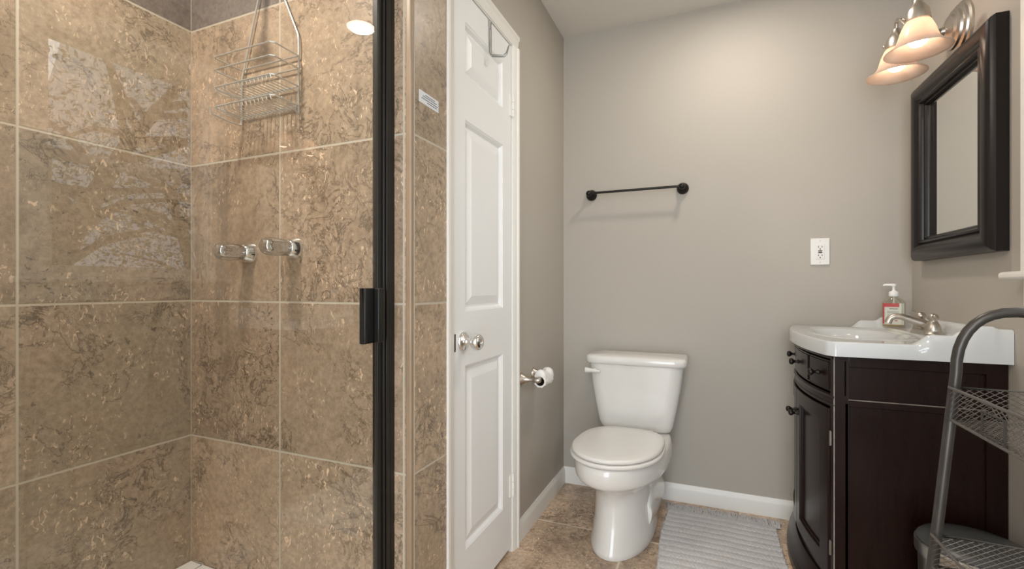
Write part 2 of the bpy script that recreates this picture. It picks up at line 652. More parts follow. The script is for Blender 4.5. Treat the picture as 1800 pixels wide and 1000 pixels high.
# door casing (three moulded sides)
b = MB()
for (y0, y1) in ((1.229, 1.279), (1.752, 1.802)):
    inner = y1 if y0 < 1.5 else y0
    outer = y0 if y0 < 1.5 else y1
    prof = [(XL, outer), (XL + 0.020, outer), (XL + 0.020, outer + (inner - outer) * 0.25), (XL + 0.015, outer + (inner - outer) * 0.38),
            (XL + 0.013, outer + (inner - outer) * 0.75), (XL + 0.009, inner), (XL, inner)]
    b.prism(prof, 0, 2.05 if y0 < 1.5 else 2.05)
prof = [(XL, 2.10), (XL + 0.020, 2.10), (XL + 0.020, 2.088), (XL + 0.015, 2.081), (XL + 0.013, 2.063), (XL + 0.009, 2.05), (XL, 2.05)]
b.loft([[(x, y, z) for x, z in prof] for y in (1.229, 1.802)])
# jamb lining and stop
b.box(XL - 0.1, XL + 0.006, DY0 - 0.004, DY0 + 0.012, 0, DZ1)
b.box(XL - 0.1, XL + 0.006, DY1 - 0.008, DY1 + 0.004, 0, DZ1)
b.box(XL - 0.1, XL + 0.006, DY0, DY1, DZ1 - 0.010, DZ1 + 0.002)
struct(b.build('trim_door_casing', M['trim'], angle=25))

# closet door: one column of three raised panels
LY0, LY1, LZ0, LZ1 = 1.290, 1.746, 0.022, 2.040
dx = XL + 0.004            # face of the leaf
door = bpy.data.objects.new('door_1', None)
COL.objects.link(door)
door.location = (dx, LY0, LZ0)
struct(door, 'narrow white three panel closet door with a chrome knob', 'door')
PY0, PY1 = 1.362, 1.664
PZ = [(0.205, 0.812), (0.990, 1.620), (1.765, 1.942)]
b = MB()
b.box(dx - 0.034, dx, LY0, PY0, LZ0, LZ1)
b.box(dx - 0.034, dx, PY1, LY1, LZ0, LZ1)
zs = [LZ0] + [z for p in PZ for z in p] + [LZ1]
for i in range(0, len(zs), 2):
    b.box(dx - 0.034, dx, PY0, PY1, zs[i], zs[i + 1])
b.build('door_leaf', M['door'], door, smooth=False)
for z0, z1 in PZ:
    b = MB()

    def ring(ins, x):
        return [(x, PY0 + ins, z0 + ins), (x, PY1 - ins, z0 + ins), (x, PY1 - ins, z1 - ins), (x, PY0 + ins, z1 - ins)]
    b.loft([ring(0, dx - 0.001), ring(0.006, dx - 0.004), ring(0.014, dx - 0.013), ring(0.020, dx - 0.013), ring(0.048, dx - 0.003), ring(0.05, dx - 0.0025)], cap0=False)
    b.build('door_panel', M['door'], door, smooth=False)
# knob
ky, kz = 1.345, 0.893
b = MB()
b.lathe([(0.032, 0), (0.032, 0.004), (0.027, 0.010), (0.016, 0.013), (0.0115, 0.020), (0.0115, 0.032), (0.020, 0.038), (0.0265, 0.046), (0.0275, 0.054), (0.025, 0.062), (0.019, 0.067), (0.011, 0.0675), (0.009, 0.064), (0.0, 0.064)], (dx, ky, kz), (1, 0, 0), 28)
kn = b.build('door_knob', M['chrome'], door, angle=50)
kn['label'] = 'chrome round door knob'
b = MB().box(dx - 0.020, dx + 0.0015, LY0 - 0.0005, LY0 + 0.007, kz - 0.028, kz + 0.028)
b.build('latch_plate', M['slot'], door)
for hz in (0.27, 1.80):
    b = MB()
    for k in range(3):
        b.cyl((dx + 0.007, LY1 + 0.004, hz - 0.042 + k * 0.0285), (dx + 0.007, LY1 + 0.004, hz - 0.042 + k * 0.0285 + 0.027), 0.006, n=12)
    b.box(dx - 0.002, dx + 0.0035, LY1 - 0.016, LY1 + 0.003, hz - 0.043, hz + 0.043)
    b.cyl((dx + 0.007, LY1 + 0.004, hz - 0.048), (dx + 0.007, LY1 + 0.004, hz + 0.048), 0.0035, n=8)
    b.build('hinge', M['trim'], door)

# window in the right wall: casing, stool, sashes, panes
win = bpy.data.objects.new('window_1', None)
COL.objects.link(win)
win.location = (XR, WY0, WZ0)
struct(win)
b = MB()
b.box(XR - 0.018, XR, WY1 - 0.006, 1.700, WZ0 - 0.002, WZ1 + 0.075)
b.box(XR - 0.018, XR, WY0 - 0.075, WY0 + 0.006, WZ0 - 0.002, WZ1 + 0.075)
b.box(XR - 0.018, XR, WY0, WY1, WZ1 - 0.006, WZ1 + 0.075)
b.box(XR, XR + 0.12, WY0, WY0 + 0.012, WZ0, WZ1)
b.box(XR, XR + 0.12, WY1 - 0.012, WY1, WZ0, WZ1)
b.box(XR, XR + 0.12, WY0, WY1, WZ1 - 0.012, WZ1)
b.box(XR, XR + 0.12, WY0, WY1, WZ0 - 0.0, WZ0 + 0.012)
b.build('window_frame', M['trim'], win, bevel=0.003)
MB().box(XR - 0.060, XR + 0.06, WY0 - 0.10, 1.712, WZ0 - 0.024, WZ0 - 0.001).build('window_sill', M['trim'], win, bevel=0.009, seg=3)
MB().box(XR - 0.016, XR, WY0 - 0.075, 1.690, WZ0 - 0.095, WZ0 - 0.024).build('window_apron', M['trim'], win, bevel=0.003)
zm = 1.615
for (z0, z1, xx) in ((WZ0 + 0.012, zm + 0.018, XR + 0.050), (zm - 0.018, WZ1 - 0.012, XR + 0.078)):
    b = MB()
    y0, y1, w = WY0 + 0.012, WY1 - 0.012, 0.036
    b.box(xx, xx + 0.026, y0, y0 + w, z0, z1)
    b.box(xx, xx + 0.026, y1 - w, y1, z0, z1)
    b.box(xx, xx + 0.026, y0 + w, y1 - w, z0, z0 + w)
    b.box(xx, xx + 0.026, y0 + w, y1 - w, z1 - w, z1)
    sash = b.build('sash', M['trim'], win)
    MB().box(xx + 0.011, xx + 0.015, y0 + w, y1 - w, z0 + w, z1 - w).build('pane', M['pane'], sash, smooth=False)

# ------------------------------------------------------------------ outside the window
tag(MB().box(XR + 0.6, 16, -8, 14, -1.2, -1.0).build('lawn', M['lawn'], smooth=False), 'green lawn outside the bathroom window', 'lawn', kind='structure')


def tree(loc, h, lean, label, nleaf, rad):
    r = random.Random(int(loc[1] * 100))
    t = thing('garden_tree', loc, label, 'tree', 'trees outside the window')
    P = Vector(loc)
    b = MB()
    tr = [P + Vector((lean[0] * s * s, lean[1] * s * s, h * s)) for s in (0, .2, .4, .6, .8, 1)]
    b.tube(tr, [0.17, 0.15, 0.13, 0.10, 0.07, 0.04], 10)
    tips = []
    for k in range(34):
        s = r.uniform(0.35, 0.95)
        base = P + Vector((lean[0] * s * s, lean[1] * s * s, h * s))
        a = r.uniform(0, 2 * PI)
        ln = r.uniform(0.8, 1.8)
        d = Vector((math.cos(a), math.sin(a), r.uniform(-0.05, 0.6)))
        mid = base + d * ln * 0.5 + Vector((0, 0, 0.1))
        tip = base + d * ln
        b.tube([base, mid, tip], [0.045, 0.03, 0.012], 6)
        tips += [mid, tip]
    b.build('trunk', M['bark'], t)
    b = MB()
    for k in range(nleaf):
        c = Vector(r.choice(tips)) + Vector((r.gauss(0, rad), r.gauss(0, rad), r.gauss(0, rad * 0.8)))
        e1 = Vector((r.gauss(0, 1), r.gauss(0, 1), r.gauss(0, 1))).normalized()
        e2 = e1.orthogonal().normalized()
        s = r.uniform(0.022, 0.05)
        vs = [c - e1 * s, c - e2 * s * 0.45, c + e1 * s, c + e2 * s * 0.45]
        b._faces([tuple(v) for v in vs], [(0, 1, 2, 3)])
    b.build('foliage', M['leafm'], t, smooth=False, weld=False)


tree((4.6, 2.2, -1.0), 4.6, (-0.6, 1.4), 'leaning garden tree nearest the window, mirrored in the shower glass', 7000, 0.36)
tree((7.6, 6.2, -1.0), 4.2, (0.4, -0.6), 'upright garden tree behind the leaning one, mirrored in the shower glass', 6000, 0.4)

# ------------------------------------------------------------------ shower
b = MB()
b.box(SX + 0.001, XL - 0.101, SY0 + 0.001, SY1 - 0.001, 0.0, 0.05)
b.box(SX + 0.001, SX + 0.06, SY0 + 0.001, SY1 - 0.001, 0.05, 0.141)
b.box(SX + 0.06, XL - 0.101, SY1 - 0.06, SY1 - 0.001, 0.05, 0.141)
b.box(SX + 0.06, XL - 0.101, SY0 + 0.001, SY0 + 0.06, 0.05, 0.141)
b.box(XL - 0.140, XL - 0.02, SY0 + 0.001, SY1 - 0.002, 0.0, 0.10)
tag(b.build('shower_tray', M['acrylic'], bevel=0.004), 'white shower tray showing at the foot of the tiled corner', 'shower tray')

GX = -0.800          # plane of the glass
fr = thing('shower_door_frame', (GX, SY1, 0.10), 'black metal jamb fixed to the tiled pier beside the shower door', 'door frame')
b = MB()
b.box(GX - 0.022, GX + 0.011, SY1 - 0.012, SY1 - 0.0005, 0.101, 2.05)
b.box(GX + 0.006, GX + 0.011, SY1 - 0.034, SY1 - 0.012, 0.101, 2.05)
b.box(GX - 0.022, GX - 0.012, SY1 - 0.030, SY1 - 0.012, 0.101, 2.05)
b.box(GX - 0.002, GX + 0.002, SY1 - 0.024, SY1 - 0.012, 0.101, 2.05)
b.build('jamb', M['black'], fr, bevel=0.0015)
MB().box(GX - 0.020, GX + 0.022, SY0 + 0.002, SY1 - 0.012, 2.05, 2.09).build('header', M['black'], fr, bevel=0.002)
MB().box(GX - 0.020, GX + 0.022, SY0 + 0.002, SY1 - 0.036, 0.1003, 0.118).build('threshold', M['black'], fr, bevel=0.002)
sd = thing('shower_door', (GX, 0.2, 0.125), 'clear glass shower door with a black metal edge and pull', 'shower door')
b = MB()
b.box(GX - 0.011, GX + 0.0055, SY1 - 0.064, SY1 - 0.0125, 0.125, 2.045)
b.box(GX + 0.005, GX + 0.010, SY1 - 0.046, SY1 - 0.038, 0.125, 2.045)
st = b.build('stile', M['black'], sd, bevel=0.0015)
st['label'] = 'black metal edge of the door'
MB().box(GX - 0.011, GX + 0.011, 0.02, SY1 - 0.064, 0.125, 0.155).build('bottom_rail', M['black'], sd, bevel=0.0015)
MB().box(GX - 0.011, GX + 0.011, 0.02, SY1 - 0.064, 2.015, 2.045).build('top_rail', M['black'], sd, bevel=0.0015)
MB().box(GX - 0.003, GX + 0.003, 0.02, SY1 - 0.050, 0.153, 2.017).build('glass_pane', M['glass'], sd, smooth=False)
b = MB()
hz = 0.998
b.box(GX + 0.0035, GX + 0.015, 0.917, 0.985, hz - 0.069, hz + 0.069)
b.box(GX + 0.015, GX + 0.030, 0.958, 0.980, hz - 0.069, hz + 0.069)
b.box(GX + 0.015, GX + 0.022, 0.917, 0.925, hz - 0.069, hz + 0.069)
b.build('pull_handle', M['black'], sd, bevel=0.002)

# taps: two on the tap wall
def tap(x, z, label):
    t = thing('shower_tap', (x, SY1, z), label, 'tap', 'shower taps')
    b = MB()
    b.lathe([(0.035, 0), (0.035, 0.003), (0.033, 0.010), (0.027, 0.020), (0.024, 0.028), (0.020, 0.030), (0, 0.030)], (x, SY1 - 0.0003, z), (0, -1, 0), 28)
    b.build('escutcheon', M['chrome'], t, angle=45)
    b = MB()
    n = 40
    rings = []
    for h, r, fl in ((0.030, 0.019, 0.0), (0.036, 0.0245, 0.10), (0.070, 0.0285, 0.22), (0.096, 0.0255, 0.22), (0.107, 0.020, 0.12), (0.111, 0.011, 0.0)):
        rings.append([(x + r * (1 - fl * (0.5 + 0.5 * math.cos(5 * 2 * PI * k / n))) * math.cos(2 * PI * k / n), SY1 - h,
                       z + r * (1 - fl * (0.5 + 0.5 * math.cos(5 * 2 * PI * k / n))) * math.sin(2 * PI * k / n)) for k in range(n)])
    b.loft(rings)
    kn = b.build('knob', M['crystal'], t, angle=60)
    b = MB().cyl((x, SY1 - 0.029, z), (x, SY1 - 0.080, z), 0.008, 0.006)
    b.build('stem', M['chrome'], kn)
    b = MB().lathe([(0.012, 0.1115), (0.012, 0.1135), (0, 0.115)], (x, SY1, z), (0, -1, 0), 16)
    b.build('index_button', M['chrome'], kn)


tap(-1.347, 1.178, 'clear acrylic shower tap on chrome collar, nearer the tiled corner')
tap(-1.155, 1.186, 'clear acrylic shower tap on chrome collar, right of the vertical tile joint')

# shower arm, just above the picture, that carries the caddy
t = thing('overhead_shower', (-1.262, SY1, 2.03), 'chrome shower head and arm above the wire caddy', 'shower head')
b = MB()
b.lathe([(0.03, 0), (0.028, 0.006), (0.012, 0.012)], (-1.262, SY1 - 0.0003, 2.035), (0, -1, 0), 20)
b.build('flange', M['chrome'], t)
MB().tube([(-1.262, SY1 - 0.005, 2.035), (-1.262, SY1 - 0.07, 2.035), (-1.262, SY1 - 0.13, 2.01), (-1.262, SY1 - 0.17, 1.975)], 0.0085, 10).build('arm', M['chrome'], t)
b = MB()
b.lathe([(0.010, 0), (0.014, 0.015), (0.034, 0.045), (0.036, 0.055), (0, 0.056)], (-1.262, SY1 - 0.168, 2.0), (0, -0.6, -0.8), 20)
b.build('spray_head', M['chrome'], t)

# wire caddy
cx0, cx1 = -1.372, -1.128
cy = SY1 - 0.010
t = thing('shower_caddy', ((cx0 + cx1) / 2, cy, 1.50), 'chromed wire shower caddy hanging on the tiled wall', 'caddy')
wr = 0.0024
zt, zb = 1.790, 1.583
b = MB()
b.tube([(cx0, cy, zb), (cx0, cy, zt - 0.07), (cx0 + 0.10, cy, 2.044), (cx0 + 0.115, cy, 2.050), ((cx0 + cx1) / 2 + 0.01, cy, 2.050), (cx1 - 0.105, cy, 2.044), (cx1 - 0.002, cy, zt + 0.03), (cx1, cy, zt), (cx1, cy, zb)], wr * 1.15, 8)
b.build('hanger', M['wire'], t)


def caddy_rail(z, dep, yfront=True):
    b = MB()
    k = 0.035
    b.tube([(cx1, cy, z), (cx1, cy - dep + 0.008, z), (cx1 - 0.008, cy - dep, z), (cx0 + 0.008, cy - dep, z), (cx0, cy - dep + 0.008, z), (cx0, cy, z)], wr, 6)
    b.tube([(cx0, cy, z), (cx1, cy, z)], wr, 6)
    return b


dep = 0.092
b = caddy_rail(1.757, dep)
b.bm.verts.ensure_lookup_table()
b2 = caddy_rail(1.719, dep)
b.build('rail', M['wire'], t)
b2.build('rail', M['wire'], t)
for z in (1.666, 1.608):
    b = caddy_rail(z, dep)
    n = 15
    for i in range(n):
        x = cx0 + (cx1 - cx0) * (i + 0.5) / n
        fy = dep
        b.tube([(x, cy - fy, z), (x, cy - fy + 0.004, z - 0.010), (x, cy - fy + 0.02, z - 0.014), (x, cy - 0.008, z - 0.014), (x, cy, z)], wr * 0.62, 5)
    b.build('shelf', M['wire'], t)
b = MB()
b.tube([(cx1, cy, zb), (cx1, cy - 0.03, zb + 0.02), (cx1, cy - 0.06, zb + 0.03)], wr, 6)
b.build('hook', M['wire'], t)
b = MB()
b.tube([(cx0, cy, zb), (cx0, cy - 0.04, zb - 0.002), (cx0 + 0.0, cy - 0.095, zb + 0.004), (cx0, cy - 0.105, zb + 0.022)], wr, 6)
b.build('hook', M['wire'], t)

# sticker on the pier
t = thing('sticker', (TX, 1.13, 1.61), 'small white printed sticker on the tiled pier beside the closet door', 'sticker')
b = MB()
sy0, sy1 = 1.083, 1.182
sz0, sz1 = 1.578, 1.612


def q(b, y0, y1, z0, z1, x):
    b.box(TX + 0.0001, x, y0, y1, z0, z1)


q(b, sy0, sy1, sz0, sz1, TX + 0.0008)
b.build('paper', M['sticker'], t, smooth=False)
b = MB()
for (z, y0, y1) in ((1.6045, 0.30, 0.74), (1.599, 0.18, 0.86), (1.5925, 0.12, 0.94), (1.5865, 0.40, 0.90)):
    y = sy0 + (sy1 - sy0) * y0
    while y < sy0 + (sy1 - sy0) * y1:
        w = random.uniform(0.003, 0.008)
        b.box(TX + 0.0008, TX + 0.0011, y, y + w, z - 0.0013, z + 0.0013)
        y += w + 0.0016
b.build('print', M['ink'], t, smooth=False)

# ------------------------------------------------------------------ over door hook
hy = 1.545
t = thing('over_door_hook', (dx, hy, LZ1), 'silver wire hook hung over the top of the white closet door', 'hook')
b = MB()
b.box(dx - 0.036, dx + 0.0042, hy - 0.011, hy + 0.011, LZ1 + 0.0003, LZ1 + 0.0022)
b.box(dx + 0.0012, dx + 0.0032, hy - 0.011, hy + 0.011, LZ1 - 0.030, LZ1 + 0.0022)
b.build('bracket', M['chrome'], t, bevel=0.0006)
b = MB()
for s in (-1, 1):
    b.tube([(dx + 0.0040, hy + s * 0.008, LZ1 - 0.006), (dx + 0.0040, hy + s * 0.007, LZ1 - 0.118), (dx + 0.008, hy + s * 0.007, LZ1 - 0.128),
            (dx + 0.055, hy + s * 0.006 + 0.004, LZ1 - 0.137), (dx + 0.066, hy + s * 0.004 + 0.006, LZ1 - 0.128), (dx + 0.074, hy + 0.008, LZ1 - 0.100)], 0.0022, 7)
b.build('hook_wire', M['steel'], t)

# ------------------------------------------------------------------ towel bar
t = thing('towel_bar', (-0.36, YB, 1.56), 'black towel bar on the wall above the toilet', 'towel bar')
TZ = 1.562
for x in (-0.591, -0.130):
    b = MB()
    b.lathe([(0.029, 0), (0.029, 0.005), (0.027, 0.014), (0.021, 0.024), (0.012, 0.030), (0.0095, 0.036), (0.0095, 0.052), (0.013, 0.058), (0.0155, 0.066), (0.013, 0.074), (0.006, 0.079), (0, 0.080)], (x, YB - 0.0003, TZ), (0, -1, 0), 24)
    b.build('post', M['bronze'], t, angle=50)
b = MB().cyl((-0.595, YB - 0.066, TZ), (-0.126, YB - 0.066, TZ), 0.0062, n=14)
b.build('bar', M['bronze'], t)

# ------------------------------------------------------------------ outlet
ox, oz = 0.452, 1.230
t = thing('wall_outlet', (ox, YB, oz), 'white GFCI outlet on the grey wall left of the mirror', 'outlet')
b = MB().box(ox - 0.037, ox + 0.037, YB - 0.0065, YB - 0.0003, oz - 0.060, oz + 0.060)
b.build('cover_plate', M['outlet'], t, bevel=0.003, seg=3)
rc = MB().box(ox - 0.0168, ox + 0.0168, YB - 0.0088, YB - 0.006, oz - 0.0335, oz + 0.0335).build('receptacle', M['outlet'], t, bevel=0.0008)
for dz in (0.0215, -0.0165):
    b = MB()
    b.box(ox - 0.008, ox - 0.0055, YB - 0.0092, YB - 0.0086, oz + dz - 0.004, oz + dz + 0.004)
    b.box(ox + 0.0055, ox + 0.008, YB - 0.0092, YB - 0.0086, oz + dz - 0.0035, oz + dz + 0.0035)
    b.cyl((ox, YB - 0.0086, oz + dz - 0.0105), (ox, YB - 0.0092, oz + dz - 0.0105), 0.0026, n=10)
    b.build('socket_slots', M['slot'], rc, smooth=False)
b = MB().box(ox - 0.0075, ox + 0.0075, YB - 0.0098, YB - 0.0086, oz + 0.0005, oz + 0.0052)
b.build('reset_button', plain('red_brown_button', (0.11, 0.05, 0.04, 1), 0.5), rc)
b = MB().box(ox - 0.0075, ox + 0.0075, YB - 0.0098, YB - 0.0086, oz - 0.0065, oz - 0.0022)
b.build('test_button', M['slot'], rc)
for dz in (0.0485, -0.0485):
    b = MB().cyl((ox, YB - 0.0060, oz + dz), (ox, YB - 0.0072, oz + dz), 0.003, n=12)
    b.build('screw', M['nickel'], t)

# ------------------------------------------------------------------ toilet paper holder and roll
hy0, hy1, hz = 1.862, 2.012, 0.678
hx = XL + 0.076
t = thing('toilet_paper_holder', (XL, hy0, hz), 'brushed nickel two post paper holder on the wall beside the toilet', 'paper holder')
for y in (hy0, hy1):
    b = MB()
    b.lathe([(0.026, 0), (0.026, 0.004), (0.021, 0.012), (0.014, 0.022), (0.010, 0.040), (0.0085, 0.058), (0.011, 0.064), (0.0125, 0.074), (0.011, 0.084), (0.006, 0.090), (0, 0.091)], (XL + 0.0003, y, hz), (1, 0, 0), 24)
    b.build('post', M['nickel'], t, angle=50)
MB().cyl((hx, hy0 + 0.008, hz), (hx, hy1 - 0.008, hz), 0.0085, n=14).build('roller', M['nickel'], t)
t = thing('toilet_paper_roll', (hx, 1.93, hz - 0.012), 'nearly empty white toilet paper roll on the nickel holder', 'toilet paper')
b = MB()
rings = []
ry0, ry1 = hy0 + 0.030, hy1 - 0.010
n = 40
zc = hz - 0.0105
r = random.Random(3)
bumpy = [r.uniform(-1, 1) for _ in range(n)]
for s in range(13):
    f = s / 12
    y = ry0 + (ry1 - ry0) * f
    rr = []
    for k in range(n):
        a = 2 * PI * k / n
        rad = 0.0265 + 0.0022 * math.sin(3 * a + 5 * f) * f + 0.0012 * math.sin(9 * a + 11 * f)
        up = max(0, math.sin(a)) ** 3
        rad += up * (0.014 + 0.006 * math.sin(7 * f + 1) + 0.004 * math.sin(17 * f))
        rr.append((hx + rad * math.cos(a), y + 0.003 * math.sin(2 * a + 1) * (1 if 0 < s < 12 else 0), zc + rad * math.sin(a)))
    rings.append(rr)
inner = [[(hx + 0.0195 * math.cos(2 * PI * k / n), y, zc + 0.0195 * math.sin(2 * PI * k / n)) for k in range(n)] for y in (ry1, ry0)]
b.loft(rings + inner + [rings[0]], False, False)
b.build('paper', M['paper'], t, angle=70)
b = MB()
i0 = [[(hx + q_ * math.cos(2 * PI * k / n), y, zc + q_ * math.sin(2 * PI * k / n)) for k in range(n)] for q_, y in ((0.0193, ry0 + 0.0005), (0.0193, ry1 - 0.0005), (0.0183, ry1 - 0.0005), (0.0183, ry0 + 0.0005))]
b.loft(i0 + [i0[0]], False, False)
b.build('core', M['core'], t)
b = MB()     # the loose torn end
b.grid(lambda u, v: (hx - 0.012 + 0.014 * u + 0.003 * math.sin(9 * v), ry0 + 0.012 + (ry1 - ry0 - 0.02) * v, zc + 0.034 + 0.010 * u * (0.4 + 0.6 * math.sin(5 * v + 0.6) ** 2) + 0.003 * math.sin(14 * v)), 6, 20)
o = b.build('loose_sheet', M['paper'], t)
sm = o.modifiers.new('thick', 'SOLIDIFY')
sm.thickness = 0.0015

# ------------------------------------------------------------------ toilet
TXC = -0.335
t = thing('toilet', (TXC, 2.2, 0), 'white two piece toilet with the lid closed in the wall corner', 'toilet')


def egg(w, yf, yb, z, n=48, pf=2.0, pb=2.6, cyr=0.52):
    """outline: yf, yb are distances of the front and rear ends from the wall"""
    c = yb + (yf - yb) * cyr
    out = []
    for k in range(n):
        a = 2 * PI * k / n
        s, co = math.sin(a), math.cos(a)
        p = pf if co > 0 else pb
        x = w * math.copysign(abs(s) ** (2 / p), s)
        y = (yf - c if co > 0 else c - yb) * math.copysign(abs(co) ** (2 / p), co) + c
        out.append((TXC + x - 0.040 * max(0, y - 0.15) / 0.6, YB - y, z))
    return out


def scale_ring(ring, k, z):
    cx_ = sum(p[0] for p in ring) / len(ring)
    cy_ = sum(p[1] for p in ring) / len(ring)
    return [(cx_ + (p[0] - cx_) * k, cy_ + (p[1] - cy_) * k, z) for p in ring]


b = MB()
secs = [(0.0, .124, .660, .12), (0.004, .127, .663, .12), (0.02, .126, .660, .12), (0.06, .119, .640, .13), (0.12, .114, .622, .14), (0.18, .113, .614, .14),
        (0.215, .116, .614, .13), (0.240, .122, .626, .12), (0.262, .134, .648, .10), (0.284, .153, .684, .08), (0.297, .170, .718, .06), (0.305, .180, .738, .05), (0.316, .186, .748, .046),
        (0.335, .188, .753, .044), (0.360, .187, .754, .044), (0.378, .183, .751, .045), (0.384, .180, .746, .048), (0.386, .172, .735, .055)]
b.loft([egg(w, yf, yb, z) for z, w, yf, yb in secs])
b.build('bowl', M['ceramic'], t, angle=60)
# trapway bulge on the sides of the pedestal
b = MB()
for s in (-1, 1):
    rings = []
    for f in range(9):
        a = f / 8
        y = YB - (0.15 + 0.30 * a)
        zc_ = 0.135 + 0.03 * math.sin(a * PI)
        hh = 0.135 * (0.35 + 0.65 * math.sin(PI * min(1, 0.15 + a * 0.85)))
        ww = 0.045
        rings.append([(TXC - 0.012 + s * (0.098 + ww * math.cos(2 * PI * k / 20) * (1 - 0.55 * a)), y, max(0.0, zc_ - 0.02 + hh * math.sin(2 * PI * k / 20))) for k in range(20)])
    b.loft(rings)
b.build('trapway', M['ceramic'], t, angle=70)


def slab(b, w, yf, yb, z0, z1, edge, pb=3.0, crown=0.0):
    rings = []
    for ins, z in ((edge, z0), (edge * 0.3, z0 + edge * 0.3), (0, z0 + edge), (0, z1 - edge), (edge * 0.3, z1 - edge * 0.3), (edge, z1)):
        rings.append(egg(w - ins, yf - ins, yb + ins, z, pb=pb))
    top = rings[-1]
    for k, c in ((0.8, 0.5), (0.5, 0.85), (0.2, 1.0), (0.02, 1.0)):
        rings.append(scale_ring(top, k, z1 + crown * c))
    b.loft(rings)


b = MB()
slab(b, 0.184, 0.752, 0.287, 0.388, 0.404, 0.006)
b.build('seat', M['seat'], t, angle=70)
b = MB()
slab(b, 0.179, 0.748, 0.284, 0.406, 0.424, 0.008, crown=0.004)
b.build('lid', M['seat'], t, angle=70)
for s in (-1, 1):
    b = MB()
    b.cyl((TXC + s * 0.07 - 0.02, YB - 0.276, 0.405), (TXC + s * 0.07 + 0.02, YB - 0.276, 0.405), 0.011, n=14)
    b.box(TXC + s * 0.07 - 0.018, TXC + s * 0.07 + 0.018, YB - 0.286, YB - 0.262, 0.384, 0.405)
    b.build('lid_hinge', M['seat'], t)


def rrect(w, yf, yb, z, ch, n=6, chb=None):
    """tank outline with generous front corners"""
    x0, x1, y0, y1 = TXC - w, TXC + w, YB - yf, YB - yb
    out = []
    chb = ch * 0.4 if chb is None else chb
    for (cx_, cy_, r_, a0) in ((x1 - chb, y1 - chb, chb, 0), (x0 + chb, y1 - chb, chb, PI / 2), (x0 + ch, y0 + ch * 0.55, ch, PI), (x1 - ch, y0 + ch * 0.55, ch, 1.5 * PI)):
        for k in range(n + 1):
            a = a0 + PI / 2 * k / n
            ry = r_ * (0.55 if r_ == ch else 1)
            out.append((cx_ + r_ * math.cos(a), cy_ + ry * math.sin(a), z))
    return out


b = MB()
b.loft([rrect(.150, .205, .05, .386, .04), rrect(.162, .215, .04, .396, .05), rrect(.172, .222, .035, .42, .055), rrect(.188, .226, .03, .50, .06), rrect(.205, .230, .027, .60, .062), rrect(.217, .233, .025, .70, .065)])
b.build('tank', M['ceramic'], t, angle=50)
b = MB()
b.loft([rrect(.218, .236, .024, .699, .065), rrect(.229, .246, .018, .702, .065), rrect(.233, .250, .016, .710, .066), rrect(.233, .250, .016, .726, .066), rrect(.230, .247, .018, .735, .064), rrect(.222, .239, .024, .740, .060), rrect(.12, .16, .06, .7425, .03)])
b.build('tank_lid', M['ceramic'], t, angle=60)
b = MB()
lx, lz = TXC - 0.205, 0.668
b.cyl((lx + 0.022, YB - 0.222, lz), (lx + 0.022, YB - 0.248, lz), 0.011, n=16)
b.loft([[(lx + 0.022 + 0.05 * f_ - 0.022, YB - 0.250 - 0.010 * math.cos(a) * (1 - 0.3 * f_) - 0.004, lz - 0.002 * f_ + 0.011 * math.sin(a) * (1 - 0.45 * f_)) for a in [2 * PI * k / 14 for k in range(14)]] for f_ in (-0.45, -0.42, 0.0, 0.5, 0.95, 1.0)])
b.build('flush_lever', M['ceramic'], t)
for s in (-1, 1):
    b = MB()
    b.lathe([(0.014, 0), (0.014, 0.008), (0.010, 0.017), (0, 0.020)], (TXC + s * 0.098, YB - 0.33, 0.018), (0, 0, 1), 14)
    b.build('bolt_cap', M['ceramic'], t)

# ------------------------------------------------------------------ bath mat
mx0, mx1, my0, my1 = -0.195, 0.283, 1.60, 2.372
t = thing('bath_mat', ((mx0 + mx1) / 2, 2.0, 0), 'light grey ribbed cotton bath mat with a fringed end on the tile floor', 'bath mat')
nr = 18
rr_ = random.Random(11)
wob = [rr_.uniform(-1, 1) for _ in range(400)]


def mat_pt(u, v):
    y = my0 + (my1 - my0) * v
    i = int(v * 199)
    ed = 0.004
    x0 = mx0 + ed * wob[i] * 0.7 + 0.006 * math.sin(7 * v)
    x1 = mx1 + ed * wob[i + 199] * 0.7 + 0.012 * math.sin(4 * v + 1.5) - 0.006
    x = x0 + (x1 - x0) * u
    rib = abs(math.sin(PI * v * nr + 0.10 * math.sin(9 * u) + 0.05 * math.sin(31 * u)))
    z = 0.005 + 0.007 * rib ** 0.25 + 0.0012 * math.sin(190 * u + 40 * v) * math.sin(150 * v)
    if u < 0.001 or u > 0.999 or v < 0.001 or v > 0.999:
        z = 0.0008
    return (x, y + 0.003 * math.sin(5 * u), z)


b = MB().grid(mat_pt, 120, 216)
b.build('pile', M['rug'], t, angle=80)
b = MB()
for i in range(120):
    x = mx0 + (mx1 - mx0) * (i + 0.5) / 120
    for s in range(2):
        ln = rr_.uniform(0.050, 0.085)
        ax = rr_.uniform(-0.028, 0.028)
        p0 = (x, my1 - 0.004, 0.006)
        b.tube([p0, (x + ax * 0.4, my1 + ln * 0.4, 0.007 + 0.003 * s), (x + ax, my1 + ln, 0.0035)], [0.0030, 0.0026, 0.0020], 5)
o = b.build('fringe', M['rug'], t)
o['kind'] = 'stuff'

# ------------------------------------------------------------------ vanity cabinet
VY0, VY1 = 1.790, 2.465
VC = (VY0 + VY1) / 2
VH = (VY1 - VY0) / 2
VT = 0.850


def vf(y, bulge=0.050, x0=0.372):
    k = (y - VC) / VH
    return x0 - bulge * (1 - k * k)


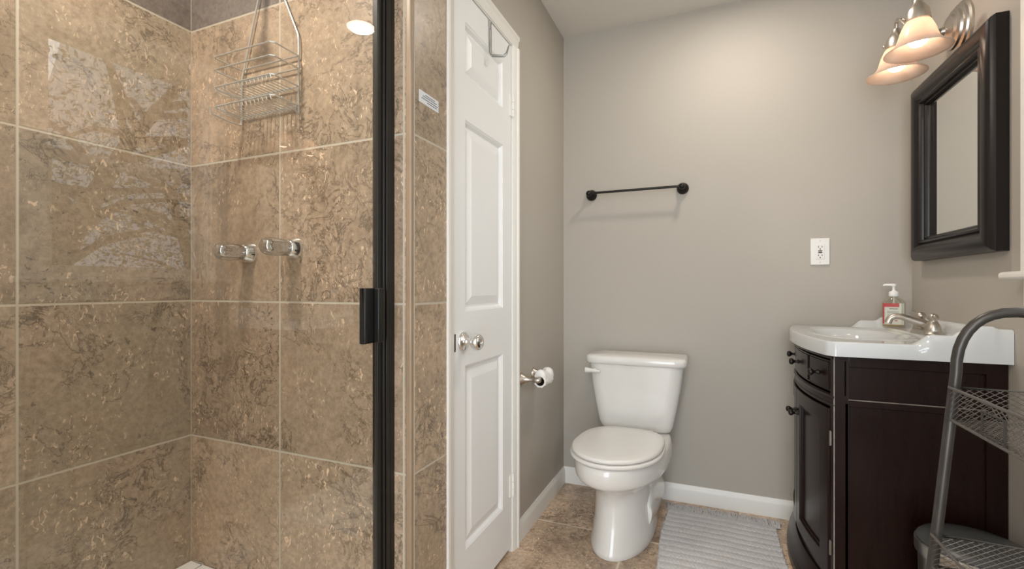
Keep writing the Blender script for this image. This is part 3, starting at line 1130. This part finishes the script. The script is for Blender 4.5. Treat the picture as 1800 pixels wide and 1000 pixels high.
def curved(b, y0, y1, z0, z1, din, dout, n=14):
    """bowed board between y0 and y1; din/dout measured outwards from the cabinet front"""
    rings = []
    for i in range(n + 1):
        y = y0 + (y1 - y0) * i / n
        x = vf(y)
        rings.append([(x - din, y, z0), (x - dout, y, z0), (x - dout, y, z1), (x - din, y, z1)])
    b.loft(rings)


van = thing('vanity_cabinet', (0.6, VC, 0), 'dark espresso bow fronted vanity cabinet under the white sink', 'cabinet')
b = MB()
# near side: stiles, rails and two sunk panels
SYN = VY0
xf = vf(VY0)
b.box(xf - 0.009, 0.402, SYN, SYN + 0.022, 0.0, VT)
b.box(0.737, XR - 0.001, SYN, SYN + 0.022, 0.0, VT)
b.box(0.402, 0.737, SYN, SYN + 0.022, 0.815, VT)
b.box(0.402, 0.737, SYN, SYN + 0.022, 0.690, 0.712)
b.box(0.402, 0.737, SYN, SYN + 0.022, 0.0, 0.165)
b.build('side_frame', M['wood'], van, bevel=0.002)
MB().box(0.39, 0.745, SYN + 0.008, SYN + 0.020, 0.70, 0.83).build('side_panel', M['wood'], van, smooth=False)
MB().box(0.39, 0.745, SYN + 0.008, SYN + 0.020, 0.15, 0.70).build('side_panel', M['wood'], van, smooth=False)
for mz_, mr_ in ((0.7105, 0.0030), (0.6935, 0.0022), (0.1655, 0.0030)):
    o = MB().cyl((0.402, SYN + 0.003, mz_), (0.737, SYN + 0.003, mz_), mr_, n=8).build('moulding', M['worn'], van)
    o['label'] = 'worn shiny moulding edge'
o = MB().cyl((xf - 0.0085, SYN + 0.0008, 0.11), (xf - 0.0085, SYN + 0.0008, VT - 0.004), 0.0016, n=8).build('corner_edge', M['wornlight'], van)
o['label'] = 'worn pale front corner edge'
# carcass
b = MB()
b.box(xf + 0.01, XR - 0.002, VY1 - 0.02, VY1, 0.0, VT)
b.box(xf + 0.02, XR - 0.002, VY0 + 0.022, VY1 - 0.02, 0.08, 0.10)
b.box(XR - 0.02, XR - 0.002, VY0 + 0.022, VY1 - 0.02, 0.10, 0.75)
curved(b, VY0, VY1, 0.10, 0.70, -0.020, -0.030)
# face frame
curved(b, VY0 + 0.001, VY1 - 0.001, 0.835, VT, 0.007, -0.022)
curved(b, VY0 + 0.001, VY1 - 0.001, 0.680, 0.722, 0.007, -0.022)
curved(b, VY0, VY1, 0.10, 0.135, 0.0, -0.022)
curved(b, VY0 + 0.0005, VY0 + 0.022, 0.10, VT, 0.009, -0.022, 2)
curved(b, VY1 - 0.022, VY1, 0.10, VT, 0.009, -0.022, 2)
curved(b, VY0, VY1, 0.722, 0.835, -0.018, -0.024)
b.build('body', M['wood'], van, bevel=0.0015)
# bead mouldings along the front
b = MB()
ys = [VY0 + (VY1 - VY0) * i / 24 for i in range(25)]
b.tube([(vf(y) - 0.009, y, VT - 0.007) for y in ys], 0.006, 8)
b.tube([(vf(y) - 0.007, y, 0.716) for y in ys], 0.005, 8)
b.tube([(vf(y) - 0.006, y, 0.690) for y in ys], 0.004, 8)
b.build('front_bead', M['wood'], van)
# plinth with a flared foot
b = MB()
rings = []
for i in range(25):
    y = VY0 - 0.0 + (VY1 - VY0) * i / 24
    x = vf(y, 0.056, 0.372)
    rings.append([(x + 0.03, y, 0.0), (x - 0.032, y, 0.0), (x - 0.033, y, 0.030), (x - 0.025, y, 0.040), (x - 0.029, y, 0.052), (x - 0.021, y, 0.066), (x - 0.013, y, 0.084), (x - 0.002, y, 0.100), (x + 0.03, y, 0.100)])
b.loft(rings)
b.build('plinth', M['wood'], van, angle=30)
# drawers
gap = 0.004
ydr = [(VY0 + 0.026, VY0 + 0.185), (VY0 + 0.191, VY1 - 0.191), (VY1 - 0.185, VY1 - 0.026)]


def knob(parent, x, y, z, nx, ny, r=0.0125, mat='bronze'):
    b = MB()
    b.lathe([(0.009, 0), (0.009, 0.002), (0.0055, 0.005), (0.005, 0.013), (0.008, 0.017), (r, 0.022), (r, 0.027), (r * 0.75, 0.032), (0, 0.034)], (x, y, z), (nx, ny, 0), 18)
    return b.build('knob', M[mat], parent, angle=50)


def nrm(y):
    e = 0.001
    s = (vf(y + e) - vf(y - e)) / (2 * e)
    l_ = math.hypot(1, s)
    return (-1 / l_, s / l_)


for (y0, y1) in ydr:
    b = MB()
    curved(b, y0, y1, 0.728, 0.830, 0.004, -0.010)
    dr = b.build('drawer', M['wood'], van, bevel=0.002)
    b = MB()
    curved(b, y0 + 0.006, y1 - 0.006, 0.734, 0.824, 0.008, 0.002)
    b.build('drawer_front', M['wood'], dr, bevel=0.003)
    ym = (y0 + y1) / 2
    nx, ny = nrm(ym)
    knob(dr, vf(ym) - 0.007, ym, 0.779, nx, ny)
# doors: bowed frame, sunk glossy panel, knob, hinges
for (y0, y1, ky_, hy_) in ((VY0 + 0.026, VC - 0.002, VC - 0.030, VY0 + 0.018), (VC + 0.002, VY1 - 0.026, VC + 0.030, VY1 - 0.018)):
    b = MB()
    z0, z1, w = 0.140, 0.674, 0.050
    curved(b, y0, y0 + w, z0, z1, 0.014, -0.002, 5)
    curved(b, y1 - w, y1, z0, z1, 0.014, -0.002, 5)
    curved(b, y0 + w, y1 - w, z0, z0 + w, 0.014, -0.002)
    curved(b, y0 + w, y1 - w, z1 - w, z1, 0.014, -0.002)
    dd = b.build('cabinet_door', M['wood'], van, bevel=0.002)
    b = MB()
    curved(b, y0 + w - 0.004, y1 - w + 0.004, z0 + w - 0.004, z1 - w + 0.004, 0.002, -0.006)
    b.build('door_panel', M['wood'], dd, smooth=True)
    b = MB()
    curved(b, y0 + w, y1 - w, z0 + w, z0 + w + 0.008, 0.0075, 0.0)
    curved(b, y0 + w, y1 - w, z1 - w - 0.008, z1 - w, 0.0075, 0.0)
    curved(b, y0 + w, y0 + w + 0.008, z0 + w, z1 - w, 0.0075, 0.0, 3)
    curved(b, y1 - w - 0.008, y1 - w, z0 + w, z1 - w, 0.0075, 0.0, 3)
    b.build('panel_bead', M['wood'], dd, bevel=0.002)
    nx, ny = nrm(ky_)
    knob(dd, vf(ky_) - 0.0135, ky_, 0.585, nx, ny, 0.0115)
    for hz_ in (0.225, 0.580):
        b = MB()
        b.cyl((vf(hy_) - 0.010, hy_, hz_ - 0.024), (vf(hy_) - 0.010, hy_, hz_ + 0.024), 0.0042, n=10)
        b.box(vf(hy_) - 0.010, vf(hy_) + 0.001, hy_ - 0.004, hy_ + 0.012 * (1 if hy_ < VC else -1), hz_ - 0.022, hz_ + 0.022)
        b.build('hinge', M['hinge'], dd)

# ------------------------------------------------------------------ sink top
KY0, KY1 = 1.763, 2.488
KC, KH = (KY0 + KY1) / 2, (KY1 - KY0) / 2
KT = 0.897


def kf(y):
    k = (y - KC) / KH
    return 0.345 - 0.047 * (1 - abs(k) ** 2.2) + 0.014 * max(0, -k - 0.95) / 0.05


def sm_(a, b_, x):
    q_ = min(1, max(0, (x - a) / (b_ - a)))
    return q_ * q_ * (3 - 2 * q_)


def sink_z(x, y):
    z = KT
    e = min(y - KY0, KY1 - y)
    # ogee shoulders of the splash
    sp = 0.030 * sm_(0.560, 0.602, x) + 0.022 * sm_(0.655, 0.705, x)
    wing = 1 - sm_(0.020, 0.060, e)
    back = sm_(0.738, 0.756, x)
    z += sp * max(wing, back * 1.0)
    # basin
    bx_, by_ = (x - 0.500) / 0.135, (y - KC) / 0.225
    d = (abs(bx_) ** 2.6 + abs(by_) ** 2.6) ** (1 / 2.6)
    z -= 0.115 * (1 - sm_(0.45, 1.0, d))
    rim = math.exp(-((d - 1.10) / 0.05) ** 2)
    z += 0.004 * rim
    # faucet shelf
    z += 0.008 * sm_(0.650, 0.668, x) * (1 - back) * sm_(1.0, 1.12, d)
    return z


sk = thing('sink', (0.6, KC, VT), 'white ceramic sink top with shaped splash on the dark vanity', 'sink')
NX, NY = 84, 110
b = MB()
bm = b.bm
top, bot = [], []
for j in range(NY + 1):
    y = KY0 + (KY1 - KY0) * j / NY
    x0 = kf(y)
    ra, rb = [], []
    for i in range(NX + 1):
        x = x0 + (XR - 0.001 - x0) * i / NX
        z = sink_z(x, y)
        e = min(x - x0, y - KY0, KY1 - y)
        rd = 0.006
        if e < rd:
            z -= rd - math.sqrt(max(0, rd * rd - (rd - e) ** 2))
        ra.append(bm.verts.new((x, y, z)))
        dz = min(VT + 0.001, z - 0.012)
        rb.append(bm.verts.new((x, y, dz)))
    top.append(ra)
    bot.append(rb)
for j in range(NY):
    for i in range(NX):
        bm.faces.new((top[j][i], top[j][i + 1], top[j + 1][i + 1], top[j + 1][i]))
        bm.faces.new((bot[j][i], bot[j + 1][i], bot[j + 1][i + 1], bot[j][i + 1]))
for j in range(NY):
    bm.faces.new((top[j][0], top[j + 1][0], bot[j + 1][0], bot[j][0]))
    bm.faces.new((top[j][NX], bot[j][NX], bot[j + 1][NX], top[j + 1][NX]))
for i in range(NX):
    bm.faces.new((top[0][i], bot[0][i], bot[0][i + 1], top[0][i + 1]))
    bm.faces.new((top[NY][i], top[NY][i + 1], bot[NY][i + 1], bot[NY][i]))
b.build('basin_top', M['sink'], sk, angle=60)
MB().lathe([(0.022, 0), (0.022, 0.002), (0.016, 0.003), (0.012, 0.0005)], (0.50, KC, KT - 0.1148), (0, 0, 1), 20).build('drain', M['chrome'], sk)

# ------------------------------------------------------------------ faucet
FX, FY, FZ = 0.706, 2.115, KT + 0.0082
fc = thing('sink_faucet', (FX, FY, FZ), 'brushed nickel two handle faucet on the back of the sink', 'faucet')
b = MB()


def stad(r, hl, z, n=12):
    out = []
    for s, a0 in ((1, 0), (-1, PI)):
        for k in range(n + 1):
            a = a0 + PI * k / n
            out.append((FX + r * math.cos(a), FY + s * hl + r * math.sin(a), z))
    return out


b.loft([stad(.029, .052, FZ), stad(.029, .052, FZ + .004), stad(.026, .052, FZ + .008), stad(.024, .051, FZ + .013), stad(.018, .048, FZ + .016)])
b.build('base_plate', M['nickel'], fc, angle=35)
for s in (-1, 1):
    b = MB()
    y = FY + s * 0.052
    b.lathe([(0.0235, 0.010), (0.0235, 0.016), (0.021, 0.030), (0.015, 0.042), (0.0125, 0.046), (0.0125, 0.050), (0.0155, 0.054), (0.0165, 0.061), (0.013, 0.069), (0.006, 0.073), (0, 0.074)], (FX, y, FZ), (0, 0, 1), 22)
    h = b.build('handle', M['nickel'], fc, angle=45)
    b = MB()
    dirv = Vector((-0.25 * (1 if s < 0 else 0.5), s * 1.0, 0.1)).normalized()
    p = Vector((FX, y, FZ + 0.060))
    b.tube([p, p + dirv * 0.018, p + dirv * 0.040 + Vector((0, 0, 0.002)), p + dirv * 0.058 + Vector((0, 0, -0.001)), p + dirv * 0.062 + Vector((0, 0, -0.003))], [0.006, 0.0048, 0.0056, 0.0068, 0.003], 10)
    b.build('lever', M['nickel'], h)
b = MB()
b.tube([(FX + 0.004, FY, FZ + 0.010), (FX + 0.002, FY, FZ + 0.026), (FX - 0.012, FY, FZ + 0.036), (FX - 0.045, FY, FZ + 0.047), (FX - 0.072, FY, FZ + 0.058), (FX - 0.092, FY, FZ + 0.059), (FX - 0.106, FY, FZ + 0.050), (FX - 0.112, FY, FZ + 0.034)],
       [0.019, 0.018, 0.016, 0.0125, 0.0110, 0.0108, 0.0110, 0.0118], 16)
b.build('spout', M['nickel'], fc, angle=60)
MB().cyl((FX + 0.022, FY, FZ + 0.006), (FX + 0.022, FY, FZ + 0.05), 0.003, n=8).build('lift_rod', M['nickel'], fc)

# ------------------------------------------------------------------ soap dispenser
PX, PY, PZ0 = 0.690, 2.385, KT + 0.009
sp = thing('soap_dispenser', (PX, PY, PZ0), 'clear soap pump bottle with red and cream label behind the faucet', 'soap dispenser')
ca, sa = math.cos(math.radians(-22)), math.sin(math.radians(-22))


def bottle_ring(w, d, z, n=32, p=4.0):
    out = []
    for k in range(n):
        a = 2 * PI * k / n
        s, c_ = math.sin(a), math.cos(a)
        x = w * math.copysign(abs(c_) ** (2 / p), c_)
        y = d * math.copysign(abs(s) ** (2 / p), s)
        out.append((PX + x * ca - y * sa, PY + x * sa + y * ca, PZ0 + z))
    return out


b = MB().loft([bottle_ring(.033, .021, .0005), bottle_ring(.037, .025, .004), bottle_ring(.0375, .0255, .05), bottle_ring(.0375, .0255, .100), bottle_ring(.034, .0235, .107, p=3), bottle_ring(.022, .018, .117, p=2.4), bottle_ring(.0145, .0145, .122, p=2), bottle_ring(.0135, .0135, .130, p=2)])
bt = b.build('bottle', M['clear'], sp, angle=60)
b = MB().loft([bottle_ring(.0322, .0202, .0035), bottle_ring(.035, .023, .008), bottle_ring(.035, .023, .028)])
b.build('soap_liquid', M['soap'], bt, angle=60)


def label_patch(b, w0, w1, z0, z1, off):
    """front label in bottle space: w across"""
    for (sgn) in (-1,):
        rings = []
        for i in range(9):
            x = w0 + (w1 - w0) * i / 8
            yy = -0.0255 * (1 - abs(x / 0.0375) ** 4.0) ** 0.25 - off
            P0 = (PX + x * ca - yy * sa, PY + x * sa + yy * ca)
            y2 = yy + 0.0004
            P1 = (PX + x * ca - y2 * sa, PY + x * sa + y2 * ca)
            rings.append([(P0[0], P0[1], PZ0 + z0), (P0[0], P0[1], PZ0 + z1), (P1[0], P1[1], PZ0 + z1), (P1[0], P1[1], PZ0 + z0)])
        b.loft(rings)


b = MB()
label_patch(b, -0.034, 0.034, 0.012, 0.098, 0.0004)
lb = b.build('label', M['labelw'], bt, smooth=False)
b = MB()
label_patch(b, -0.034, 0.020, 0.083, 0.098, 0.0009)
label_patch(b, -0.034, -0.0285, 0.014, 0.083, 0.0009)
label_patch(b, 0.006, 0.014, 0.026, 0.030, 0.0009)
b.build('red_print', M['red'], bt, smooth=False)
b = MB()
label_patch(b, -0.012, 0.016, 0.0745, 0.0768, 0.0009)
for z in (0.064, 0.059, 0.050, 0.045):
    x = -0.018
    while x < 0.018:
        w = rr_.uniform(0.002, 0.005)
        label_patch(b, x, x + w, z, z + 0.0013, 0.0009)
        x += w + 0.0016
b.build('print', M['ink'], bt, smooth=False)
b = MB()
b.lathe([(0.0155, 0.126), (0.0165, 0.128), (0.0165, 0.143), (0.014, 0.146), (0.008, 0.148), (0.007, 0.150), (0.005, 0.152), (0.005, 0.166), (0.0085, 0.168), (0.0085, 0.176), (0.006, 0.178), (0, 0.178)], (PX, PY, PZ0), (0, 0, 1), 20)
d_ = Vector((-0.82, 0.15, 0)).normalized()
p = Vector((PX, PY, PZ0 + 0.173))
b.tube([p, p + d_ * 0.018, p + d_ * 0.030, p + d_ * 0.034 - Vector((0, 0, 0.004))], [0.0055, 0.0048, 0.0042, 0.0036], 10)
b.cyl((PX, PY, PZ0 + 0.02), (PX, PY, PZ0 + 0.128), 0.0028, n=8)
b.build('pump', M['pump'], sp, angle=45)

# ------------------------------------------------------------------ mirror
MY0, MY1, MZ0, MZ1 = 1.786, 2.375, 1.174, 1.858
mr = thing('wall_mirror', (XR, (MY0 + MY1) / 2, (MZ0 + MZ1) / 2), 'square mirror in a wide dark frame on the wall over the sink', 'mirror')
prof = [(0.0, 0.001), (0.0, 0.030), (0.006, 0.040), (0.020, 0.048), (0.036, 0.050), (0.050, 0.046), (0.060, 0.036), (0.064, 0.034), (0.066, 0.040), (0.072, 0.042), (0.077, 0.036), (0.079, 0.026), (0.086, 0.026), (0.089, 0.020), (0.092, 0.012), (0.092, 0.001)]
b = MB()
rings = []
for ins, dp in prof:
    x = XR - dp
    rings.append([(x, MY0 + ins, MZ0 + ins), (x, MY1 - ins, MZ0 + ins), (x, MY1 - ins, MZ1 - ins), (x, MY0 + ins, MZ1 - ins)])
b.loft(rings + [rings[0]], False, False)
b.build('frame', M['mframe'], mr, angle=30)
MB().box(XR - 0.013, XR - 0.006, MY0 + 0.088, MY1 - 0.088, MZ0 + 0.088, MZ1 - 0.088).build('mirror_glass', M['mirror'], mr, smooth=False)

# ------------------------------------------------------------------ vanity light
LX, LYC, LZ, SZ = 0.622, 2.066, 1.948, 1.946
vl = thing('vanity_light', (XR, LYC, LZ), 'two lamp nickel wall light with alabaster bell shades over the mirror', 'wall light')
b = MB()
b.lathe([(0.088, 0), (0.088, 0.006), (0.080, 0.010), (0.078, 0.016), (0.066, 0.020), (0.064, 0.027), (0.050, 0.031), (0.046, 0.038), (0.030, 0.044), (0.014, 0.048), (0.012, 0.060), (0, 0.062)], (XR - 0.0003, LYC, LZ), (-1, 0, 0), 40)
b.build('backplate', M['nickel'], vl, angle=35)
for y, s in ((1.932, -1), (2.124, 1)):
    b = MB()
    ym_ = 2.030
    b.tube([(XR - 0.045, LYC, LZ), (XR - 0.10, 2.045, LZ), (LX + 0.030, ym_, LZ + 0.002), (LX + 0.016, ym_ + s * 0.030, LZ + 0.030), (LX + 0.004, y - s * 0.030, SZ + 0.080), (LX, y - s * 0.010, SZ + 0.090), (LX, y, SZ + 0.082), (LX, y, SZ + 0.055)], 0.0075, 12)
    arm = b.build('arm', M['nickel'], vl, angle=60)
    b = MB()
    b.lathe([(0.006, 0.076), (0.012, 0.072), (0.014, 0.060), (0.022, 0.050), (0.030, 0.036), (0.034, 0.014), (0.034, 0.004), (0.030, 0.002), (0.030, 0.0)], (LX, y, SZ - 0.010), (0, 0, 1), 28)
    b.sphere((LX - 0.036, y, SZ + 0.006), 0.0055, 10, 6)
    b.sphere((LX + 0.018, y + 0.031, SZ + 0.006), 0.0055, 10, 6)
    b.build('holder', M['nickel'], vl, angle=45)
    pr = [(0.030, 0.002), (0.036, -0.008), (0.0455, -0.030), (0.051, -0.050), (0.057, -0.068), (0.068, -0.083), (0.081, -0.092), (0.0885, -0.096), (0.0895, -0.0985), (0.0875, -0.0995),
          (0.0795, -0.0955), (0.066, -0.0865), (0.0545, -0.071), (0.0485, -0.052), (0.043, -0.031), (0.033, -0.008), (0.027, 0.002)]
    b = MB()
    b.lathe(pr + [pr[0]], (LX, y, SZ - 0.006), (0, 0, 1), 44, False, False)
    b.build('shade', M['frosted'], vl, angle=70)
    b = MB()
    b.lathe([(0.012, 0.0), (0.013, -0.010), (0.020, -0.030), (0.027, -0.052), (0.026, -0.068), (0.017, -0.080), (0, -0.085)], (LX, y, SZ - 0.006), (0, 0, 1), 20)
    b.build('bulb', M['bulb'], vl, angle=70)

# ------------------------------------------------------------------ ceiling cans; entrance and shower ones added as fill
for i, (cx, cy_) in enumerate(CANS_AND_FILL):
    lab = ['round recessed ceiling light over the toilet aisle, mirrored in the shower glass', 'added unseen recessed fill light over the room entrance', 'added unseen recessed fill light over the shower'][i]
    t = thing('recessed_and_fill_light', (cx, cy_, ZC), lab, 'ceiling light', 'recessed ceiling lights')
    MB().lathe([(0.072, 0), (0.098, 0), (0.098, 0.003), (0.092, 0.006), (0.074, 0.008), (0.072, 0.0)], (cx, cy_, ZC - 0.0003), (0, 0, -1), 32, False, False).build('trim_ring', M['trim'], t)
    MB().lathe([(0.0735, 0.0), (0.0735, 0.003), (0, 0.004)], (cx, cy_, ZC - 0.0003), (0, 0, -1), 32).build('lens', M['lens'], t)

# ------------------------------------------------------------------ wire basket stand
RY0, RY1 = 0.90, 1.300
RC = 0.582
rk = thing('basket_stand', (RC, (RY0 + RY1) / 2, 0), 'tiered wire mesh basket stand with an arched dark tube frame', 'basket stand')


def leg_half(z):
    return 0.101 + (0.854 - z) * 0.094


for y in (RY0, RY1):
    pts = []
    for z in (0.0, 0.2, 0.4, 0.532, 0.7, 0.854, 0.885):
        pts.append((RC - leg_half(z), y, z))
    hw = leg_half(0.885)
    for k in range(1, 18):
        a = PI - PI * k / 18
        ca_, sa_ = math.cos(a), math.sin(a)
        pts.append((RC + hw * math.copysign(abs(ca_) ** 0.85, ca_), y, 0.885 + 0.132 * abs(sa_) ** 0.85))
    for z in (0.885, 0.854, 0.7, 0.532, 0.4, 0.2, 0.0):
        pts.append((RC + leg_half(z), y, z))
    MB().tube(pts, 0.0102, 12).build('tube_arch', M['rack'], rk, angle=60)


def clip(p, q_, w, h):
    t0, t1 = 0.0, 1.0
    dx_, dy_ = q_[0] - p[0], q_[1] - p[1]
    for (pp, qq) in ((-dx_, p[0]), (dx_, w - p[0]), (-dy_, p[1]), (dy_, h - p[1])):
        if abs(pp) < 1e-9:
            if qq < 0:
                return None
        else:
            r_ = qq / pp
            if pp < 0:
                t0 = max(t0, r_)
            else:
                t1 = min(t1, r_)
    if t1 - t0 < 1e-4:
        return None
    return ((p[0] + dx_ * t0, p[1] + dy_ * t0), (p[0] + dx_ * t1, p[1] + dy_ * t1))


def mesh_panel(b, o, eu, ev, w, h, pu=0.0165, pv=0.0105):
    """expanded diamond mesh w x h from origin o along unit vectors eu, ev"""
    o, eu, ev = Vector(o), Vector(eu), Vector(ev)
    slope = pv / pu
    k0 = -int(h / pv) - 2
    k1 = int((w * slope + h) / pv) + 2
    for k in range(k0, k1):
        for sgn in (1, -1):
            c = k * pv
            if sgn > 0:
                seg = clip((0, c - w * slope * 0), (w, c + w * slope), w, h)
            else:
                seg = clip((0, c), (w, c - w * slope), w, h)
            if seg:
                a, e = seg
                b.tube([o + eu * a[0] + ev * a[1], o + eu * e[0] + ev * e[1]], 0.00075, 4)


for zt_ in (0.854, 0.532, 0.210):
    hw = leg_half(zt_) - 0.010
    hb = 0.068
    x0, x1 = RC - hw, RC + hw
    y0, y1 = RY0 + 0.002, RY1 - 0.002
    b = MB()
    hw2 = leg_half(zt_) + 0.009
    for z, w in ((zt_, hw2), (zt_ - hb, hw2)):
        b.tube([(RC - w, y0, z), (RC + w, y0, z), (RC + w, y1, z), (RC - w, y1, z)], 0.0032, 6, closed=True)
    bk = b.build('basket', M['mesh'], rk, angle=60)
    b = MB()
    X0, X1 = RC - hw2, RC + hw2
    mesh_panel(b, (X0, y0, zt_ - hb), (0, 1, 0), (0, 0, 1), y1 - y0, hb)
    mesh_panel(b, (X1, y0, zt_ - hb), (0, 1, 0), (0, 0, 1), y1 - y0, hb)
    mesh_panel(b, (X0, y0, zt_ - hb), (1, 0, 0), (0, 0, 1), X1 - X0, hb)
    mesh_panel(b, (X0, y1, zt_ - hb), (1, 0, 0), (0, 0, 1), X1 - X0, hb)
    mesh_panel(b, (X0, y0, zt_ - hb), (0, 1, 0), (1, 0, 0), y1 - y0, X1 - X0, 0.020, 0.013)
    b.build('wire_mesh', M['mesh'], bk, weld=False, angle=60)
    if zt_ > 0.8:
        b = MB()
        b.tube([(X0 - 0.002, 1.085, zt_ - 0.060), (X0 - 0.002, 1.160, zt_ - 0.060), (X0 - 0.002, 1.160, zt_ - 0.018), (X0 - 0.002, 1.085, zt_ - 0.018)], 0.0022, 6, closed=True)
        b.build('label_holder', M['rack'], bk)

# ------------------------------------------------------------------ bin
BX, BY = 0.652, 1.650
bn = thing('trash_can', (BX, BY, 0), 'round steel pedal bin beside the vanity behind the basket stand', 'trash can')
b = MB()
b.lathe([(0.105, 0.0), (0.108, 0.004), (0.110, 0.03), (0.116, 0.3320), (0, 0.3320)], (BX, BY, 0), (0, 0, 1), 44)
b.build('body', M['can'], bn, angle=40)
b = MB()
b.lathe([(0.114, 0.0), (0.115, 0.02), (0.1115, 0.021)], (BX, BY, 0.0005), (0, 0, 1), 44, True, False)
b.build('foot_ring', M['canlid'], bn)
b = MB()
b.lathe([(0.116, 0.3320), (0.123, 0.3340), (0.124, 0.3400), (0.124, 0.3640), (0.120, 0.3680), (0, 0.3680)], (BX, BY, 0), (0, 0, 1), 44)
b.build('rim', M['can'], bn, angle=40)
b = MB()
b.lathe([(0.119, 0.3685), (0.120, 0.3720), (0.112, 0.3800), (0.085, 0.3880), (0.04, 0.3920), (0, 0.3930)], (BX, BY, 0), (0, 0, 1), 44)
b.build('lid', M['canlid'], bn, angle=60)
b = MB()
b.box(BX - 0.03, BX + 0.03, BY - 0.150, BY - 0.108, 0.012, 0.020)
b.build('pedal', M['canlid'], bn, bevel=0.003)

# ------------------------------------------------------------------ floor register (seen mirrored in the shower glass)
t = thing('floor_register', (0.13, 1.215, 0), 'beige slotted floor register mirrored low in the shower glass', 'floor vent')
b = MB()
x0, x1, y0, y1 = 0.080, 0.180, 1.075, 1.345
b.box(x0, x0 + 0.018, y0, y1, 0.0003, 0.006)
b.box(x1 - 0.018, x1, y0, y1, 0.0003, 0.006)
b.box(x0 + 0.018, x1 - 0.018, y0, y0 + 0.03, 0.0003, 0.006)
b.box(x0 + 0.018, x1 - 0.018, y1 - 0.03, y1, 0.0003, 0.006)
for k in range(9):
    y = y0 + 0.045 + k * 0.0225
    b.box(x0 + 0.018, x1 - 0.018, y - 0.005, y + 0.005, 0.0018, 0.005)
b.build('grille', M['register'], t, bevel=0.0008)
MB().box(x0 + 0.017, x1 - 0.017, y0 + 0.029, y1 - 0.029, 0.0004, 0.0012).build('duct', M['slot'], t, smooth=False)
